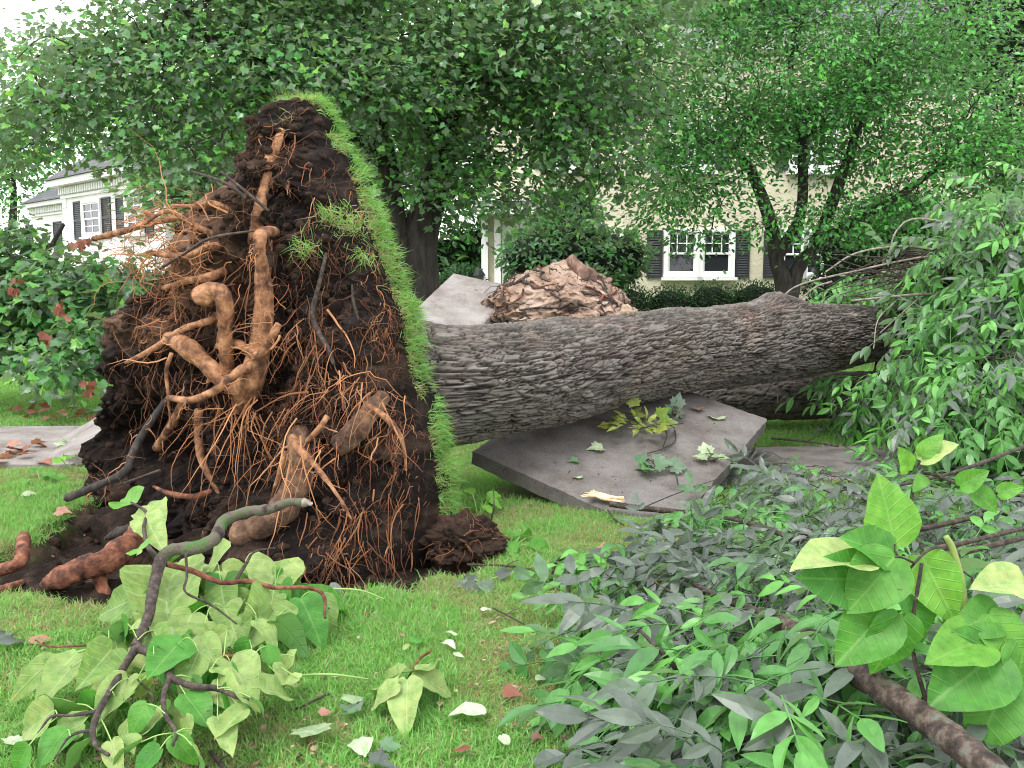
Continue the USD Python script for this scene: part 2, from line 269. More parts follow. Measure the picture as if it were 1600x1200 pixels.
def compound(rng, n=3):
    """an ash leaf: drooping rachis and paired leaflets"""
    k = 5; t = np.linspace(0, 1, k); dr = rng.uniform(0.15, 0.5)
    rp = np.stack([0.04 * np.sin(3 * t), t, -dr * t**2], 1)
    parts = [tube(rp, np.linspace(.011, .006, k), 3, False)]
    def at(u): return np.array([np.interp(u, t, rp[:, i]) for i in range(3)])
    spots = [(u, s) for u in np.linspace(.34, .86, n) for s in (-1, 1)] + [(1.0, 0)]
    for u, s in spots:
        v, f, _ = lance(rng); sc = rng.uniform(.36, .46) * (0.8 + .3 * u); v = v * sc
        az = s * math.radians(rng.uniform(42, 68)); dip = rng.uniform(0.1, 0.75)
        d = unit([math.sin(az), math.cos(az), -dip - dr * u * 0.8]); nn = unit(np.array([0, 0, 1.0]) + rng.normal(0, .25, 3)); sd = unit(np.cross(d, nn)); nn = np.cross(sd, d)
        parts.append((v @ np.stack([sd, d, nn]) + at(u), f))
    return cat_vf(parts)
def frames(d, n):
    d = unit(d); s = unit(np.cross(d, n)); return np.stack([s, d, np.cross(s, d)], 1)
def place(protos, pos, d, n, size, tint, rng):
    """many leaves at once. Returns a list per proto of (V (N,k,3), F, tints, uv, index)"""
    fr = frames(d, n); which = rng.integers(0, len(protos), len(pos)); out = []
    for i, pr in enumerate(protos):
        idx = np.nonzero(which == i)[0]
        v = np.einsum('kj,njl->nkl', pr[0], fr[idx]) * np.asarray(size)[idx, None, None] + np.asarray(pos)[idx, None]
        out.append((v, pr[1], np.asarray(tint)[idx], pr[2] if len(pr) > 2 else None, idx))
    return out
def merged(placed, keep=None):
    vs, fs, ts, us, o = [], [], [], [], 0
    for v, f, t, uv, idx in placed:
        if keep is not None:
            k = keep[idx]; v, t = v[k], t[k]
        N, K = v.shape[:2]
        vs.append(v.reshape(-1, 3)); fs.append((f[None] + (np.arange(N) * K)[:, None, None]).reshape(-1, 3) + o); ts.append(np.repeat(t, K)); o += N * K
        if uv is not None: us.append(np.tile(uv, (N, 1)))
    return np.vstack(vs), np.vstack(fs), np.concatenate(ts), (np.vstack(us) if us else None)
def foliage(parent, placed, pos, mat, parts=300, part_name='leaf', stuff_name='foliage', uvs=False, edge=10):
    """the leaves that show largest become Mesh parts, the rest one part of kind stuff"""
    pos = np.asarray(pos); px, py, w = proj(pos)
    on = (px > -edge) & (px < 1600 + edge) & (py > -edge) & (py < 1200 + edge) & (w > 0)
    rank = np.where(on, w, 1e9); order = np.argsort(rank)[:parts]; single = np.zeros(len(pos), bool); single[order] = on[order]
    rest = ~single
    if rest.any():
        v, f, t, uv = merged(placed, rest); mesh(parent, stuff_name, (v, f), mat, False, t, uv if uvs else None, kind='stuff')
    for v, f, t, uv, idx in placed:
        for k in np.nonzero(single[idx])[0]:
            mesh(parent, part_name, (v[k], f), mat, False, float(t[k]), uv if uvs else None)

# ------------------------------------------------------------------ skeletons: every twig target joins the nearest cheap branch
def skeleton(seeds, targets, rng, w=0.35, sub=3, jitter=0.06, sag=0.0):
    """seeds: (n,3) points already on the trunk, each with a parent index. Returns nodes, parents"""
    nodes = [np.asarray(s, float) for s in seeds[0]]; par = list(seeds[1]); plen = [0.0] * len(nodes)
    targets = np.asarray(targets, float)
    T0 = np.array(nodes); dist = np.min(np.linalg.norm(targets[:, None] - T0[None], axis=2), 1)
    cap = len(nodes) + len(targets) * sub; A = np.zeros((cap, 3)); A[:len(nodes)] = T0; PL = np.zeros(cap); n = len(nodes); PA = np.full(cap, -1); PA[:n] = par
    tips = []
    for k in np.argsort(dist):
        p = targets[k]; dd = np.linalg.norm(A[:n] - p, axis=1); j = int(np.argmin(dd + w * PL[:n])); last = j; L0 = dd[j]
        for s in range(1, sub + 1):
            u = s / sub; q = A[j] * (1 - u) + p * u
            if s < sub: q = q + rng.normal(0, jitter, 3) * L0 + np.array([0, 0, sag * L0 * math.sin(math.pi * u)])
            A[n] = q; PA[n] = last; PL[n] = PL[last] + np.linalg.norm(q - A[last]); last = n; n += 1
        tips.append(last)
    return A[:n], PA[:n], tips
def skeleton_tubes(A, PA, n0, r_tip, power=2.4, r_max=1.0, big=0.03, sides=6, r_seed=None):
    """limb tubes (each a chain thicker than big) and the merged rest"""
    n = len(A); acc = np.zeros(n); kids = [[] for _ in range(n)]
    for i in range(n - 1, -1, -1):
        if not kids[i]: acc[i] = r_tip**power
        if PA[i] >= 0:
            acc[PA[i]] += acc[i]; kids[PA[i]].append(i)
    r = np.minimum(acc ** (1 / power), r_max)
    limbs, twigs, done = [], [], np.zeros(n, bool)
    order = np.argsort(-r)
    for i in order:
        if i < n0 or done[i]: continue
        chain = [PA[i], i] if PA[i] >= 0 else [i]; done[i] = True; c = i
        while kids[c]:
            c = max(kids[c], key=lambda q: r[q])
            if done[c]: break
            chain.append(c); done[c] = True
        if len(chain) < 2: continue
        rr = r[chain].copy(); rr[0] = min(rr[0], rr[1] * 1.25)
        pts = A[chain]
        if rr[1] > big: limbs.append(tube(spline(pts, len(pts) * 2), np.interp(np.linspace(0, 1, len(pts) * 2), np.linspace(0, 1, len(pts)), rr), 8, True))
        else: twigs.append(tube(pts, rr, 4 if rr[1] > .008 else 3, False))
    return limbs, twigs, r
def in_ellipsoids(rng, n, ells, shell=0.0):
    """ells: (centre, radii). Points spread by volume"""
    vol = np.array([np.prod(r) for _, r in ells]); pick = rng.choice(len(ells), n, p=vol / vol.sum()); out = []
    for i in pick:
        u = unit(rng.normal(size=3)) * (shell + (1 - shell) * rng.random()) ** (1 / 3.0 if shell == 0 else 1.0)
        out.append(np.asarray(ells[i][0]) + u * np.asarray(ells[i][1]))
    return np.array(out)
def sprays(rng, tips, tipdir, per, rad, flat, size, droop=0.35, upright=0.35):
    k = len(tips); pos = np.repeat(tips, per, 0); off = rng.normal(size=(k * per, 3)) * np.array([rad, rad, rad * flat]); pos = pos + off
    d = off * np.array([1, 1, 0.3]) / rad + rng.normal(0, .5, (k * per, 3)) + np.repeat(tipdir, per, 0) * .6; d[:, 2] -= droop
    n = rng.normal(0, upright, (k * per, 3)) + np.array([0, 0, 1.0])
    return pos, d, n, size * rng.uniform(.7, 1.25, k * per)

# ================================================================== THE SETTING
rng = np.random.default_rng(11)
crater_px = [(-40, 935), (-30, 872), (60, 838), (128, 772), (152, 735), (420, 720), (690, 815), (775, 850), (765, 890), (700, 893), (615, 925), (520, 930), (330, 935), (150, 945), (60, 930)]
crater = Polygon([tuple(G(x, y)[:2]) for x, y in crater_px])
ring = np.array([crater.exterior.interpolate(u, normalized=True).coords[0] for u in np.linspace(0, 1, 1200)]); ringtree = cKDTree(ring)
import shapely
def soil_mask(x, y):
    x, y = np.asarray(x, float), np.asarray(y, float); p = np.stack([x, y], -1)
    d, _ = ringtree.query(p); s = np.where(shapely.contains_xy(crater, x, y), d, -d)
    q = np.stack([x * 4, y * 4, 0 * x], -1)
    return np.clip((s + (fbm(q, 4, 5) - .5) * .30) / .14 + .5, 0, 1)
def ground_z(x, y):
    m = soil_mask(x, y); q = np.stack([x, y, 0 * x], -1)
    return -.03 * np.clip((y - 7.6) / .4, 0, 1) * np.clip((11 - y), 0, 1) * (1 - m) - 0.16 * m + m * ((fbm(q * 3.0, 4, 8) - .42) * .34 + (fbm(q * 13, 3, 9) - .5) * .06) + (fbm(q * 0.7, 2, 3) - .5) * .05 * np.clip((9 - y) / 3, 0, 1)
gx = np.concatenate([-4.6 - np.geomspace(.05, 230, 40)[::-1], np.arange(-4.6, 3.8, .024), 3.8 + np.geomspace(.05, 230, 40)])
gy = np.concatenate([-30 + 0 * np.arange(1), np.linspace(-6, 2.4, 12), np.arange(2.45, 8.2, .024), 8.2 + np.geomspace(.05, 280, 40)])
X, Y = np.meshgrid(gx, gy, indexing='ij'); Z = ground_z(X, Y); SM = soil_mask(X, Y)
nI, nJ = X.shape; I, J = np.meshgrid(np.arange(nI - 1), np.arange(nJ - 1), indexing='ij'); I, J = I.ravel(), J.ravel()
gf = np.vstack([np.stack([I * nJ + J, (I + 1) * nJ + J, (I + 1) * nJ + J + 1], 1), np.stack([I * nJ + J, (I + 1) * nJ + J + 1, I * nJ + J + 1], 1)])
M_LAWN = usdkit.material(stage, L + 'lawn', {'a': ('attribute', {'attribute': 'tint'}), 'g': ('geometry', {}), 'n': ('noise_texture', {'scale': 1.3, 'detail': 8.0, 'roughness': .7}),
    'r': ('rgb_ramp', {'ramp': [(0.34, (0.16, 0.12, 0.078)), (0.46, (0.12, 0.135, 0.055)), (0.62, (0.08, 0.17, 0.04))]}), 'n2': ('noise_texture', {'scale': 9.0, 'detail': 7.0, 'roughness': .7}),
    's': ('rgb_ramp', {'ramp': [(0.3, (0.010, 0.007, 0.0055)), (0.52, (0.024, 0.0165, 0.013)), (0.72, (0.066, 0.043, 0.032))]}), 'm': ('mix', {}),
    'b': ('noise_texture', {'scale': 45.0, 'detail': 6.0}), 'bp': ('bump', {'strength': .8, 'distance': .02}), 'p': ('principled_bsdf', {'roughness': .95, 'specular_ior_level': .12})},
    [('g.position', 'n.vector'), ('n.fac', 'r.fac'), ('g.position', 'n2.vector'), ('n2.fac', 's.fac'), ('a.fac', 'm.fac'), ('r.color', 'm.color1'), ('s.color', 'm.color2'), ('m.color', 'p.base_color'),
     ('g.position', 'b.vector'), ('b.fac', 'bp.height'), ('bp.normal', 'p.normal')], surface='p.BSDF')
mesh(None, 'ground', (np.stack([X, Y, Z], -1).reshape(-1, 3), gf), M_LAWN, True, SM.ravel(), label='lawn with a torn up crater of dark soil under the root plate', kind='structure')

def slab(parent, name, corners, thick, mat, seed, label=None, cat=None, kind=None, n=48, soil=None):
    """a concrete slab from its four top corners, with worn edges"""
    c = np.array(corners, float); u = np.linspace(0, 1, n); U, V = np.meshgrid(u, u, indexing='ij'); U, V = U[..., None], V[..., None]
    top = (1 - U) * (1 - V) * c[0] + U * (1 - V) * c[1] + U * V * c[2] + (1 - U) * V * c[3]
    nn = unit(np.cross(c[1] - c[0], c[3] - c[0])); nn = nn if nn[2] > 0 else -nn
    edge = np.minimum(np.minimum(U, 1 - U), np.minimum(V, 1 - V))
    rag = ((fbm(top * 14, 4, seed + 9) - .5) * .055)[..., None] * np.exp(-edge * 22); top = top + (c.mean(0) - top) * np.abs(rag)
    top = top - nn * (0.016 * np.exp(-edge * 60)) + nn * ((fbm(top * 9, 3, seed) - .5) * .006)[..., None]
    ctr = c.mean(0); bot = top - nn * thick + (fbm(top * 6, 3, seed + 1) - .5)[..., None] * .03 * nn
    m = n * n; v = np.vstack([top.reshape(-1, 3), bot.reshape(-1, 3)])
    i, j = np.meshgrid(np.arange(n - 1), np.arange(n - 1), indexing='ij'); i, j = i.ravel(), j.ravel(); a, b, d, e = i * n + j, (i + 1) * n + j, (i + 1) * n + j + 1, i * n + j + 1
    f = [np.stack([a, b, d], 1), np.stack([a, d, e], 1), np.stack([a, d, b], 1) + m, np.stack([a, e, d], 1) + m]
    loop = np.concatenate([np.arange(n) * n, (n - 1) * n + np.arange(1, n), np.arange(n - 2, -1, -1) * n + n - 1, np.arange(n - 2, 0, -1)]); l2 = np.roll(loop, -1)
    f += [np.stack([loop, l2 + m, l2], 1), np.stack([loop, loop + m, l2 + m], 1)]
    f = np.vstack(f)
    t = trimesh.Trimesh(v, f, process=False)
    if t.volume < 0: f = f[:, ::-1]
    return mesh(parent, name, (v, f), mat, 35, label=label, cat=cat, kind=kind)

# pavement: flat slabs left and right of the plate, and a strip of drive behind
pave = thing('pavement', None, None, (0, 8.5, 0)); tag(pave, 'grey concrete pavement crossing behind the root plate', None, None, 'structure')
xs = np.arange(-11.2, -3.1, 1.52)
for k, x0 in enumerate(xs[:-1]):
    x1 = x0 + 1.505
    def ly(x): return 8.0 + 0.03 * (x + 4)
    slab(pave, 'slab', [(x0, ly(x0), .02), (x1, ly(x1), .02 - .02 * (k % 2)), (x1, ly(x1) + 1.95, .03), (x0, ly(x0) + 1.95, .03)], .1, M_CONC, k)
for k in range(5):
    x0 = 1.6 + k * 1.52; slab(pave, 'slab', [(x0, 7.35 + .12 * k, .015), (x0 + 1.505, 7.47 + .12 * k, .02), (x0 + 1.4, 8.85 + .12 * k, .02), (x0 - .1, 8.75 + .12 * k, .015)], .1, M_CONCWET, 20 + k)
drive = slab(None, 'driveway', [(-9.5, 15.2, .02), (-4.6, 14.6, .02), (-4.0, 16.6, .03), (-9.5, 17.2, .03)], .08, M_CONC, 31, 'pale driveway strip beyond the fallen maple crown', None, 'structure')
# lifted slabs
C1, C2, C3 = P(738, 702, 6.9), P(1042, 838, 6.0), P(1201, 652, 7.9)
C4 = C1 + C3 - C2
def on_slab(px, py, lift=.02):
    nn = unit(np.cross(C1 - C2, C3 - C2)); nn = nn if nn[2] > 0 else -nn; r = ray(px, py); return EYE + r * ((C2 - EYE) @ nn / (r @ nn)) + nn * lift
SLAB_PX = Polygon([(738, 702), (1042, 838), (1201, 652), (1000, 590)])
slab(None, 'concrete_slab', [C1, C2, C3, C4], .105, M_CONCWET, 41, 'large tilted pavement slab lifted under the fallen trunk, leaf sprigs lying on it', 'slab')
slab(None, 'concrete_slab', [P(58, 722, 8.15), P(152, 700, 8.0), P(168, 640, 9.2), P(84, 690, 9.35)], .09, M_CONC, 43, 'cracked pavement slab tilted up against the left foot of the root plate', 'slab')
B1, B2, B3 = P(632, 497, 8.9), P(740, 522, 8.75), P(806, 446, 9.9)
slab(None, 'concrete_slab', [B1, B2, B3, B1 + B3 - B2], .12, M_CONC, 45, 'pale pavement slab tipped up against the second root ball behind the trunk', 'slab')
# ================================================================== THE FALLEN TREE: trunk, root plate, roots, crown
A0, B0 = G(690, 850), G(150, 752)
PU = unit((B0 - A0) * [1, 1, 0]); PN = np.array([PU[1], -PU[0], 0.0]); PN = PN if PN[1] < 0 else -PN   # PN: from the plate towards the camera's side
def Q(px, py, off=0.0):
    """the point seen at a pixel on the plate's plane moved off metres out of the soil"""
    r = ray(px, py); o = A0 + PN * np.asarray(off, float)[..., None] if np.ndim(off) else A0 + PN * off
    t = np.sum((o - EYE) * PN, -1) / (r @ PN); return EYE + r * np.asarray(t)[..., None]
fallen = thing('fallen_tree', 'uprooted shade tree lying across the pavement, its tall root plate facing the camera', 'fallen tree', (A0[0], A0[1], 0))
left_px = [(165, 430), (185, 425), (200, 412), (240, 404), (300, 385), (330, 350), (400, 332), (440, 300), (480, 243), (520, 214), (560, 196), (600, 182), (650, 163), (700, 149), (760, 152), (840, 120), (960, 100)]
right_px = [(165, 492), (180, 503), (200, 512), (250, 536), (300, 556), (350, 578), (400, 598), (500, 626), (600, 652), (700, 672), (780, 688), (840, 692), (900, 692), (960, 690)]
def plane_az(p): return (p - A0) @ PU, p[..., 2]
la, lz = plane_az(Q(np.array([x for _, x in left_px]), np.array([y for y, _ in left_px])))
ra, rz = plane_az(Q(np.array([x for _, x in right_px]), np.array([y for y, _ in right_px])))
ZTOP = max(lz.max(), rz.max()); NS, NT = 300, 330
t = np.linspace(-.35, ZTOP, NT); sL = np.interp(t, lz[::-1], la[::-1]); sR = np.interp(t, rz[::-1], ra[::-1])
s = np.linspace(0, 1, NS); S, T_ = np.meshgrid(s, t, indexing='ij'); jag = (fbm(np.stack([T_ * 6, 0 * T_, 0 * T_], -1), 4, 2) - .5) * .10
AA = sR[None] + (sL - sR)[None] * S; AA = AA + jag * (np.abs(S - .5) * 2) ** 4
base = A0 * [1, 1, 0] + AA[..., None] * PU + T_[..., None] * [0, 0, 1.0]
width = np.abs(sL - sR)[None]; ed = np.minimum(S * width, (1 - S) * width); top = ZTOP - T_
def bump_at(px, py, ra_, rz_): a, z = plane_az(Q(px, py)); return np.exp(-((AA - a) / ra_) ** 2 - ((T_ - z) / rz_) ** 2)
h = 0.20 * (1 - np.exp(-ed / .10)) * (1 - np.exp(-np.maximum(top, 0) / .12))
h += 0.34 * bump_at(395, 400, .34, .42) + 0.20 * bump_at(300, 520, .5, .35) + 0.15 * bump_at(420, 620, .35, .5)
h -= 0.75 * bump_at(250, 690, .45, .22) * np.clip(ed / .12, 0, 1); h -= 0.25 * bump_at(455, 560, .12, .5) + .2 * bump_at(360, 700, .3, .25); h -= 0.18 * bump_at(520, 560, .12, .18)
h += (0.55 * np.exp(-np.maximum(T_, 0) / .22) + .15) * np.clip((1.7 - AA) / .8, 0, 1) * (1 - np.exp(-ed / .2))
q3 = base * 1.0
clod = 1 - np.abs(2 * fbm(q3 * [3.4, 3.4, 2.6] + 4, 4, 21) - 1) * 1.0
smooth_zone = np.clip(1.3 * bump_at(395, 380, .34, .5), 0, 1)
amp = (0.25 + .75 * (1 - np.exp(-ed / .08))) * (1 - .75 * smooth_zone)
h += amp * ((clod - .62) * .34 + (fbm(q3 * 11, 4, 23) - .5) * .19 + (1 - np.abs(2 * fbm(q3 * [24, 24, 18], 4, 24) - 1) - .7) * .07 + (fbm(q3 * 60, 2, 25) - .5) * .035)
strand = fbm(np.stack([AA * 22, T_ * 2.2, 0 * T_], -1), 3, 29); h += amp * (strand - .5) * .07
front = base + PN * h[..., None]; front[..., 2] += (fbm(q3 * 7 + 9, 3, 31) - .5) * .08 * (T_ > 0.1); front += (PU * ((fbm(q3 * 8 + 30, 3, 33) - .5) * .09)[..., None]) * (ed > .05)[..., None]
EDGE_T = 0.12
from scipy.ndimage import gaussian_filter
back = base - PN * gaussian_filter(np.maximum(EDGE_T, .10 - np.minimum(h, 0) * 1.15), 3)[..., None]; back[..., 2] = np.minimum(back[..., 2], ZTOP - .02)
v = np.vstack([front.reshape(-1, 3), back.reshape(-1, 3)]); m_ = NS * NT
i, j = np.meshgrid(np.arange(NS - 1), np.arange(NT - 1), indexing='ij'); i, j = i.ravel(), j.ravel(); a, b, c, d = i * NT + j, (i + 1) * NT + j, (i + 1) * NT + j + 1, i * NT + j + 1
f = [np.stack([a, b, c], 1), np.stack([a, c, d], 1), np.stack([a, c, b], 1) + m_, np.stack([a, d, c], 1) + m_]
loop = np.concatenate([np.arange(NS) * NT, (NS - 1) * NT + np.arange(1, NT), np.arange(NS - 2, -1, -1) * NT + NT - 1, np.arange(NT - 2, 0, -1)]); l2 = np.roll(loop, -1)
f += [np.stack([loop, l2 + m_, l2], 1), np.stack([loop, loop + m_, l2 + m_], 1)]; f = np.vstack(f)
if trimesh.Trimesh(v, f, process=False).volume < 0: f = f[:, ::-1]
# browner where the root crown's own bark and clay show
zone = np.clip(1.5 * bump_at(385, 385, .34, .44) + .75 * bump_at(240, 500, .45, .18) + .5 * bump_at(420, 240, .2, .3) + (fbm(q3 * 5, 3, 37) - .55) * 1.3, 0, 1).ravel()
M_PLATE = usdkit.material(stage, L + 'root_plate_soil', {'a': ('attribute', {'attribute': 'tint'}), 'g': ('geometry', {}), 'n': ('noise_texture', {'scale': 8.0, 'detail': 8.0, 'roughness': .7}),
    'r': ('rgb_ramp', {'ramp': [(0.3, (0.006, 0.0045, 0.004)), (0.5, (0.012, 0.009, 0.008)), (0.62, (0.025, 0.019, 0.0165)), (0.78, (0.055, 0.039, 0.032))]}),
    's': ('rgb_ramp', {'ramp': [(0.3, (0.045, 0.028, 0.02)), (0.5, (0.15, 0.09, 0.063)), (0.7, (0.28, 0.18, 0.13))]}), 'm': ('mix', {}),
    'b': ('noise_texture', {'scale': 60.0, 'detail': 7.0, 'roughness': .7}), 'bp': ('bump', {'strength': .9, 'distance': .02}), 'p': ('principled_bsdf', {'roughness': .95, 'specular_ior_level': .12})},
    [('g.position', 'n.vector'), ('n.fac', 'r.fac'), ('n.fac', 's.fac'), ('a.fac', 'm.fac'), ('r.color', 'm.color1'), ('s.color', 'm.color2'), ('m.color', 'p.base_color'),
     ('g.position', 'b.vector'), ('b.fac', 'bp.height'), ('bp.normal', 'p.normal')], surface='p.BSDF')
plate = mesh(fallen, 'root_plate', (v, f), M_PLATE, True, np.concatenate([zone, zone * .3]), label='dark clodded soil of the root plate')
surf_tree = cKDTree(front.reshape(-1, 3))
def surface_at(px, py):
    """the soil's front surface near a pixel"""
    r = unit(ray(px, py)); d = front.reshape(-1, 3) - EYE; along = d @ r; off = np.linalg.norm(d - along[:, None] * r, axis=1); near = np.argsort(off)[:25]
    return front.reshape(-1, 3)[near[np.argmin(along[near])]]

# turf that still clings to the far side: blades on the rim and the back
def blades(pos, up, length, width, rng, lean=0.5, bend=0.35):
    n = len(pos); up = unit(up + rng.normal(0, lean, (n, 3))); side = unit(np.cross(up, rng.normal(size=(n, 3)))); fw = np.cross(side, up)
    Ls = length * rng.uniform(.55, 1.25, n)[:, None]; b = bend * rng.uniform(.2, 1.6, n)[:, None]
    p1 = pos + up * Ls * .5 + fw * Ls * b * .25; p2 = pos + up * Ls * .92 + fw * Ls * b - np.array([0, 0, .12]) * Ls
    w = side * width * rng.uniform(.7, 1.3, n)[:, None] * .5
    v = np.stack([pos - w, pos + w, p1 + w * .8, p1 - w * .8, p2], 1); f = np.array([(0, 1, 2), (0, 2, 3), (3, 2, 4)])
    return v.reshape(-1, 3), (f[None] + (np.arange(n) * 5)[:, None, None]).reshape(-1, 3)
rg = np.random.default_rng(5)
rim = []; nrm = []
n = 9500; z_ = rg.uniform(.02, ZTOP, n); a_ = np.interp(z_, t, sR) ; depth = rg.uniform(-.02, EDGE_T + .04, n)
pr = A0 * [1, 1, 0] + (a_[:, None]) * PU - PN * depth[:, None] + np.stack([0 * z_, 0 * z_, z_], 1) + PU * ((fbm(np.stack([z_ * 6, 0 * z_, 0 * z_], -1), 4, 2) - .5) * .10)[:, None]
rim.append(pr); nrm.append(np.tile(-PU * 1.0 - PN * .55 + [0, 0, .12], (n, 1)))
n = 2200; u_ = rg.random(n); a_ = sR[-1] + (sL[-1] - sR[-1]) * u_; depth = rg.uniform(-.02, EDGE_T, n)
rim.append(A0 * [1, 1, 0] + a_[:, None] * PU - PN * depth[:, None] + np.array([0, 0, 1]) * (ZTOP - .01)); nrm.append(np.tile(-PU * .35 - PN * .5 + [0, 0, 1.0], (n, 1)))
n = 3500; z_ = rg.uniform(.02, .95, n); a_ = np.interp(z_, t, sL); rim.append(A0 * [1, 1, 0] + a_[:, None] * PU - PN * rg.uniform(.1, EDGE_T, n)[:, None] + np.stack([0 * z_, 0 * z_, z_], 1)); nrm.append(np.tile(PU - PN + [0, 0, .3], (n, 1)))
for cx, cy, rr, k in ((548, 345, .10, 700), (520, 335, .06, 220), (480, 385, .07, 160), (455, 185, .06, 90), (575, 400, .05, 160)):
    c = surface_at(cx, cy); rim.append(c + rg.normal(0, 1, (k, 3)) * rr * np.array([.6, .6, .45]) + PN * .02); nrm.append(np.tile(PN * .9 + [0, 0, .1] - PU * .5, (k, 1)))
rim = np.vstack(rim); nrm = np.vstack(nrm)
keep_ = fbm(rim * 8, 3, 88) > rg.uniform(.30, .58, len(rim)); rim, nrm = rim[keep_], nrm[keep_]
bv, bf = blades(rim, nrm, .072, .0038, rg, .6, .9)
bt = np.clip(rg.normal(.76, .18, len(rim)) + (fbm(rim * 7, 3, 89) - .5) * .9, .3, 1); dry_ = rg.random(len(rim)) < .12 + .35 * (((rim - A0) @ PN) > -.03); bt[dry_] = rg.uniform(0, .26, dry_.sum())
mesh(fallen, 'turf', (bv, bf), M_GRASS, False, np.repeat(bt, 5), label='fringe of lawn grass along the rim of the root plate', kind='stuff')

# trunk with ridged bark
ctr = [(618, 602, 6.42, .47), (650, 603, 6.45, .43), (700, 603, 6.52, .39), (775, 596, 6.75, .365), (850, 585, 7.1, .35), (1000, 558, 7.85, .333), (1100, 545, 8.4, .328), (1215, 532, 8.95, .345), (1290, 526, 9.4, .305), (1400, 519, 10.0, .265), (1520, 510, 10.8, .235), (1640, 498, 11.6, .21)]
cp = np.array([P(a, b, c) for a, b, c, _ in ctr]); NA, NC = 820, 420
axis = spline(cp, NA); rad = spline(np.array([[r, 0, 0] for *_, r in ctr]), NA)[:, 0]
arc = np.concatenate([[0], np.cumsum(np.linalg.norm(np.diff(axis, axis=0), axis=1))])
TT = unit(np.gradient(axis, axis=0)); SD = unit(np.cross(TT, [0, 0, 1.0])); UPV = np.cross(SD, TT); ang = np.linspace(0, 2 * np.pi, NC, endpoint=False)
def bark_relief(arc, ang, r0, length, width, seed):
    """long interlaced furrows that close around the trunk, cut across by short cracks. 0 in the furrow, 1 on a plate"""
    U, A2 = np.meshgrid(arc, ang, indexing='ij'); cx, sx = np.cos(A2) * r0, np.sin(A2) * r0
    wob = (fbm(np.stack([U * 2.2, cx * 5, sx * 5], -1), 3, seed + 40) - .5) * .13; uu = U + (fbm(np.stack([U * 3, cx * 8, sx * 8], -1), 2, seed + 41) - .5) * .2
    cxw, sxw = np.cos(A2 + wob) * r0, np.sin(A2 + wob) * r0
    def furrow(l, w_, sd, k): return np.clip(np.abs(fbm(np.stack([uu / l, cxw / w_, sxw / w_], -1), 2, sd) - .5) / k, 0, 1)
    e = np.minimum(furrow(length, width, seed, .055), furrow(length * 1.25, width * .85, seed + 5, .05))
    nc = int(round(2 * np.pi * r0 / (width * 1.0))); g = np.random.default_rng(seed); rows = int(arc[-1] / (length * .55)) + 3
    ii, jj = np.meshgrid(np.arange(-1, rows), np.arange(nc), indexing='ij'); pts = np.stack([ii + g.uniform(-.5, .5, ii.shape), jj + g.uniform(-.5, .5, ii.shape)], -1).reshape(-1, 2)
    pts = np.vstack([pts, pts + [0, nc], pts - [0, nc]]); pts = pts[(pts[:, 1] > -6) & (pts[:, 1] < nc + 6)]
    V = (A2 + wob) / (2 * np.pi) * nc; d, k = cKDTree(pts).query(np.stack([(uu / (length * .55)).ravel(), V.ravel()], 1), 2); e2_ = np.clip((d[:, 1] - d[:, 0]).reshape(U.shape) / .22, 0, 1)
    cell = (np.sin(k[:, 0] * 12.9898) * 43758.5453 % 1).reshape(U.shape)
    return np.minimum(e, .25 + .75 * e2_), cell, np.stack([U * 9, cx * 16, sx * 16], -1)
e, cell, w = bark_relief(arc, ang, .35, .24, .037, 4)
plateau = 1 - (1 - e) ** 2.2
fade = np.clip((arc - .3) / .8, 0, 1)[:, None]
relief = plateau * (.032 + .010 * cell) + (fbm(w * 4.5, 3, 9) - .5) * .014 * e
big = (fbm(w * .16, 3, 14) - .5) * .10
rr = rad[:, None] + relief - .016 + big
kd = np.exp(-((arc[:, None] - np.interp(1208, [proj(x)[0] for x in axis], arc)) / .14) ** 2) * np.exp(-((ang[None] - np.pi / 2) / .5) ** 2); rr = rr + kd * .06
tv = axis[:, None] + rr[..., None] * (np.cos(ang)[None, :, None] * SD[:, None] + np.sin(ang)[None, :, None] * UPV[:, None])
_, tf = tube(axis, .1, NC, False)
if trimesh.Trimesh(tv.reshape(-1, 3), tf, process=False).volume < 0: tf = tf[:, ::-1]
trunk = mesh(fallen, 'trunk', (tv.reshape(-1, 3), tf), M_BARK, True, np.clip(.10 + .62 * plateau + .25 * (cell - .5) + (fbm(w * .5, 4, 19) - .5) * .35, 0, 1).ravel(), label='long trunk with deeply ridged grey bark')
ORIGIN[str(trunk.GetPath())] = np.zeros(3)
for kx, ky, dd, sz in ((1209, 474, 8.95, .055), (980, 487, 7.75, .05)):
    mesh(trunk, 'knob', rock(P(kx, ky, dd), (sz, sz, sz * 1.15), int(kx), 3, .35, 1.5), ramp_noise('knob', [(0.3, (0.15, 0.10, 0.07)), (0.6, (0.36, 0.27, 0.19))], 30, .9) if kx > 1000 else L + 'knob' and UsdShade.Material.Get(stage, L + 'knob'), True)

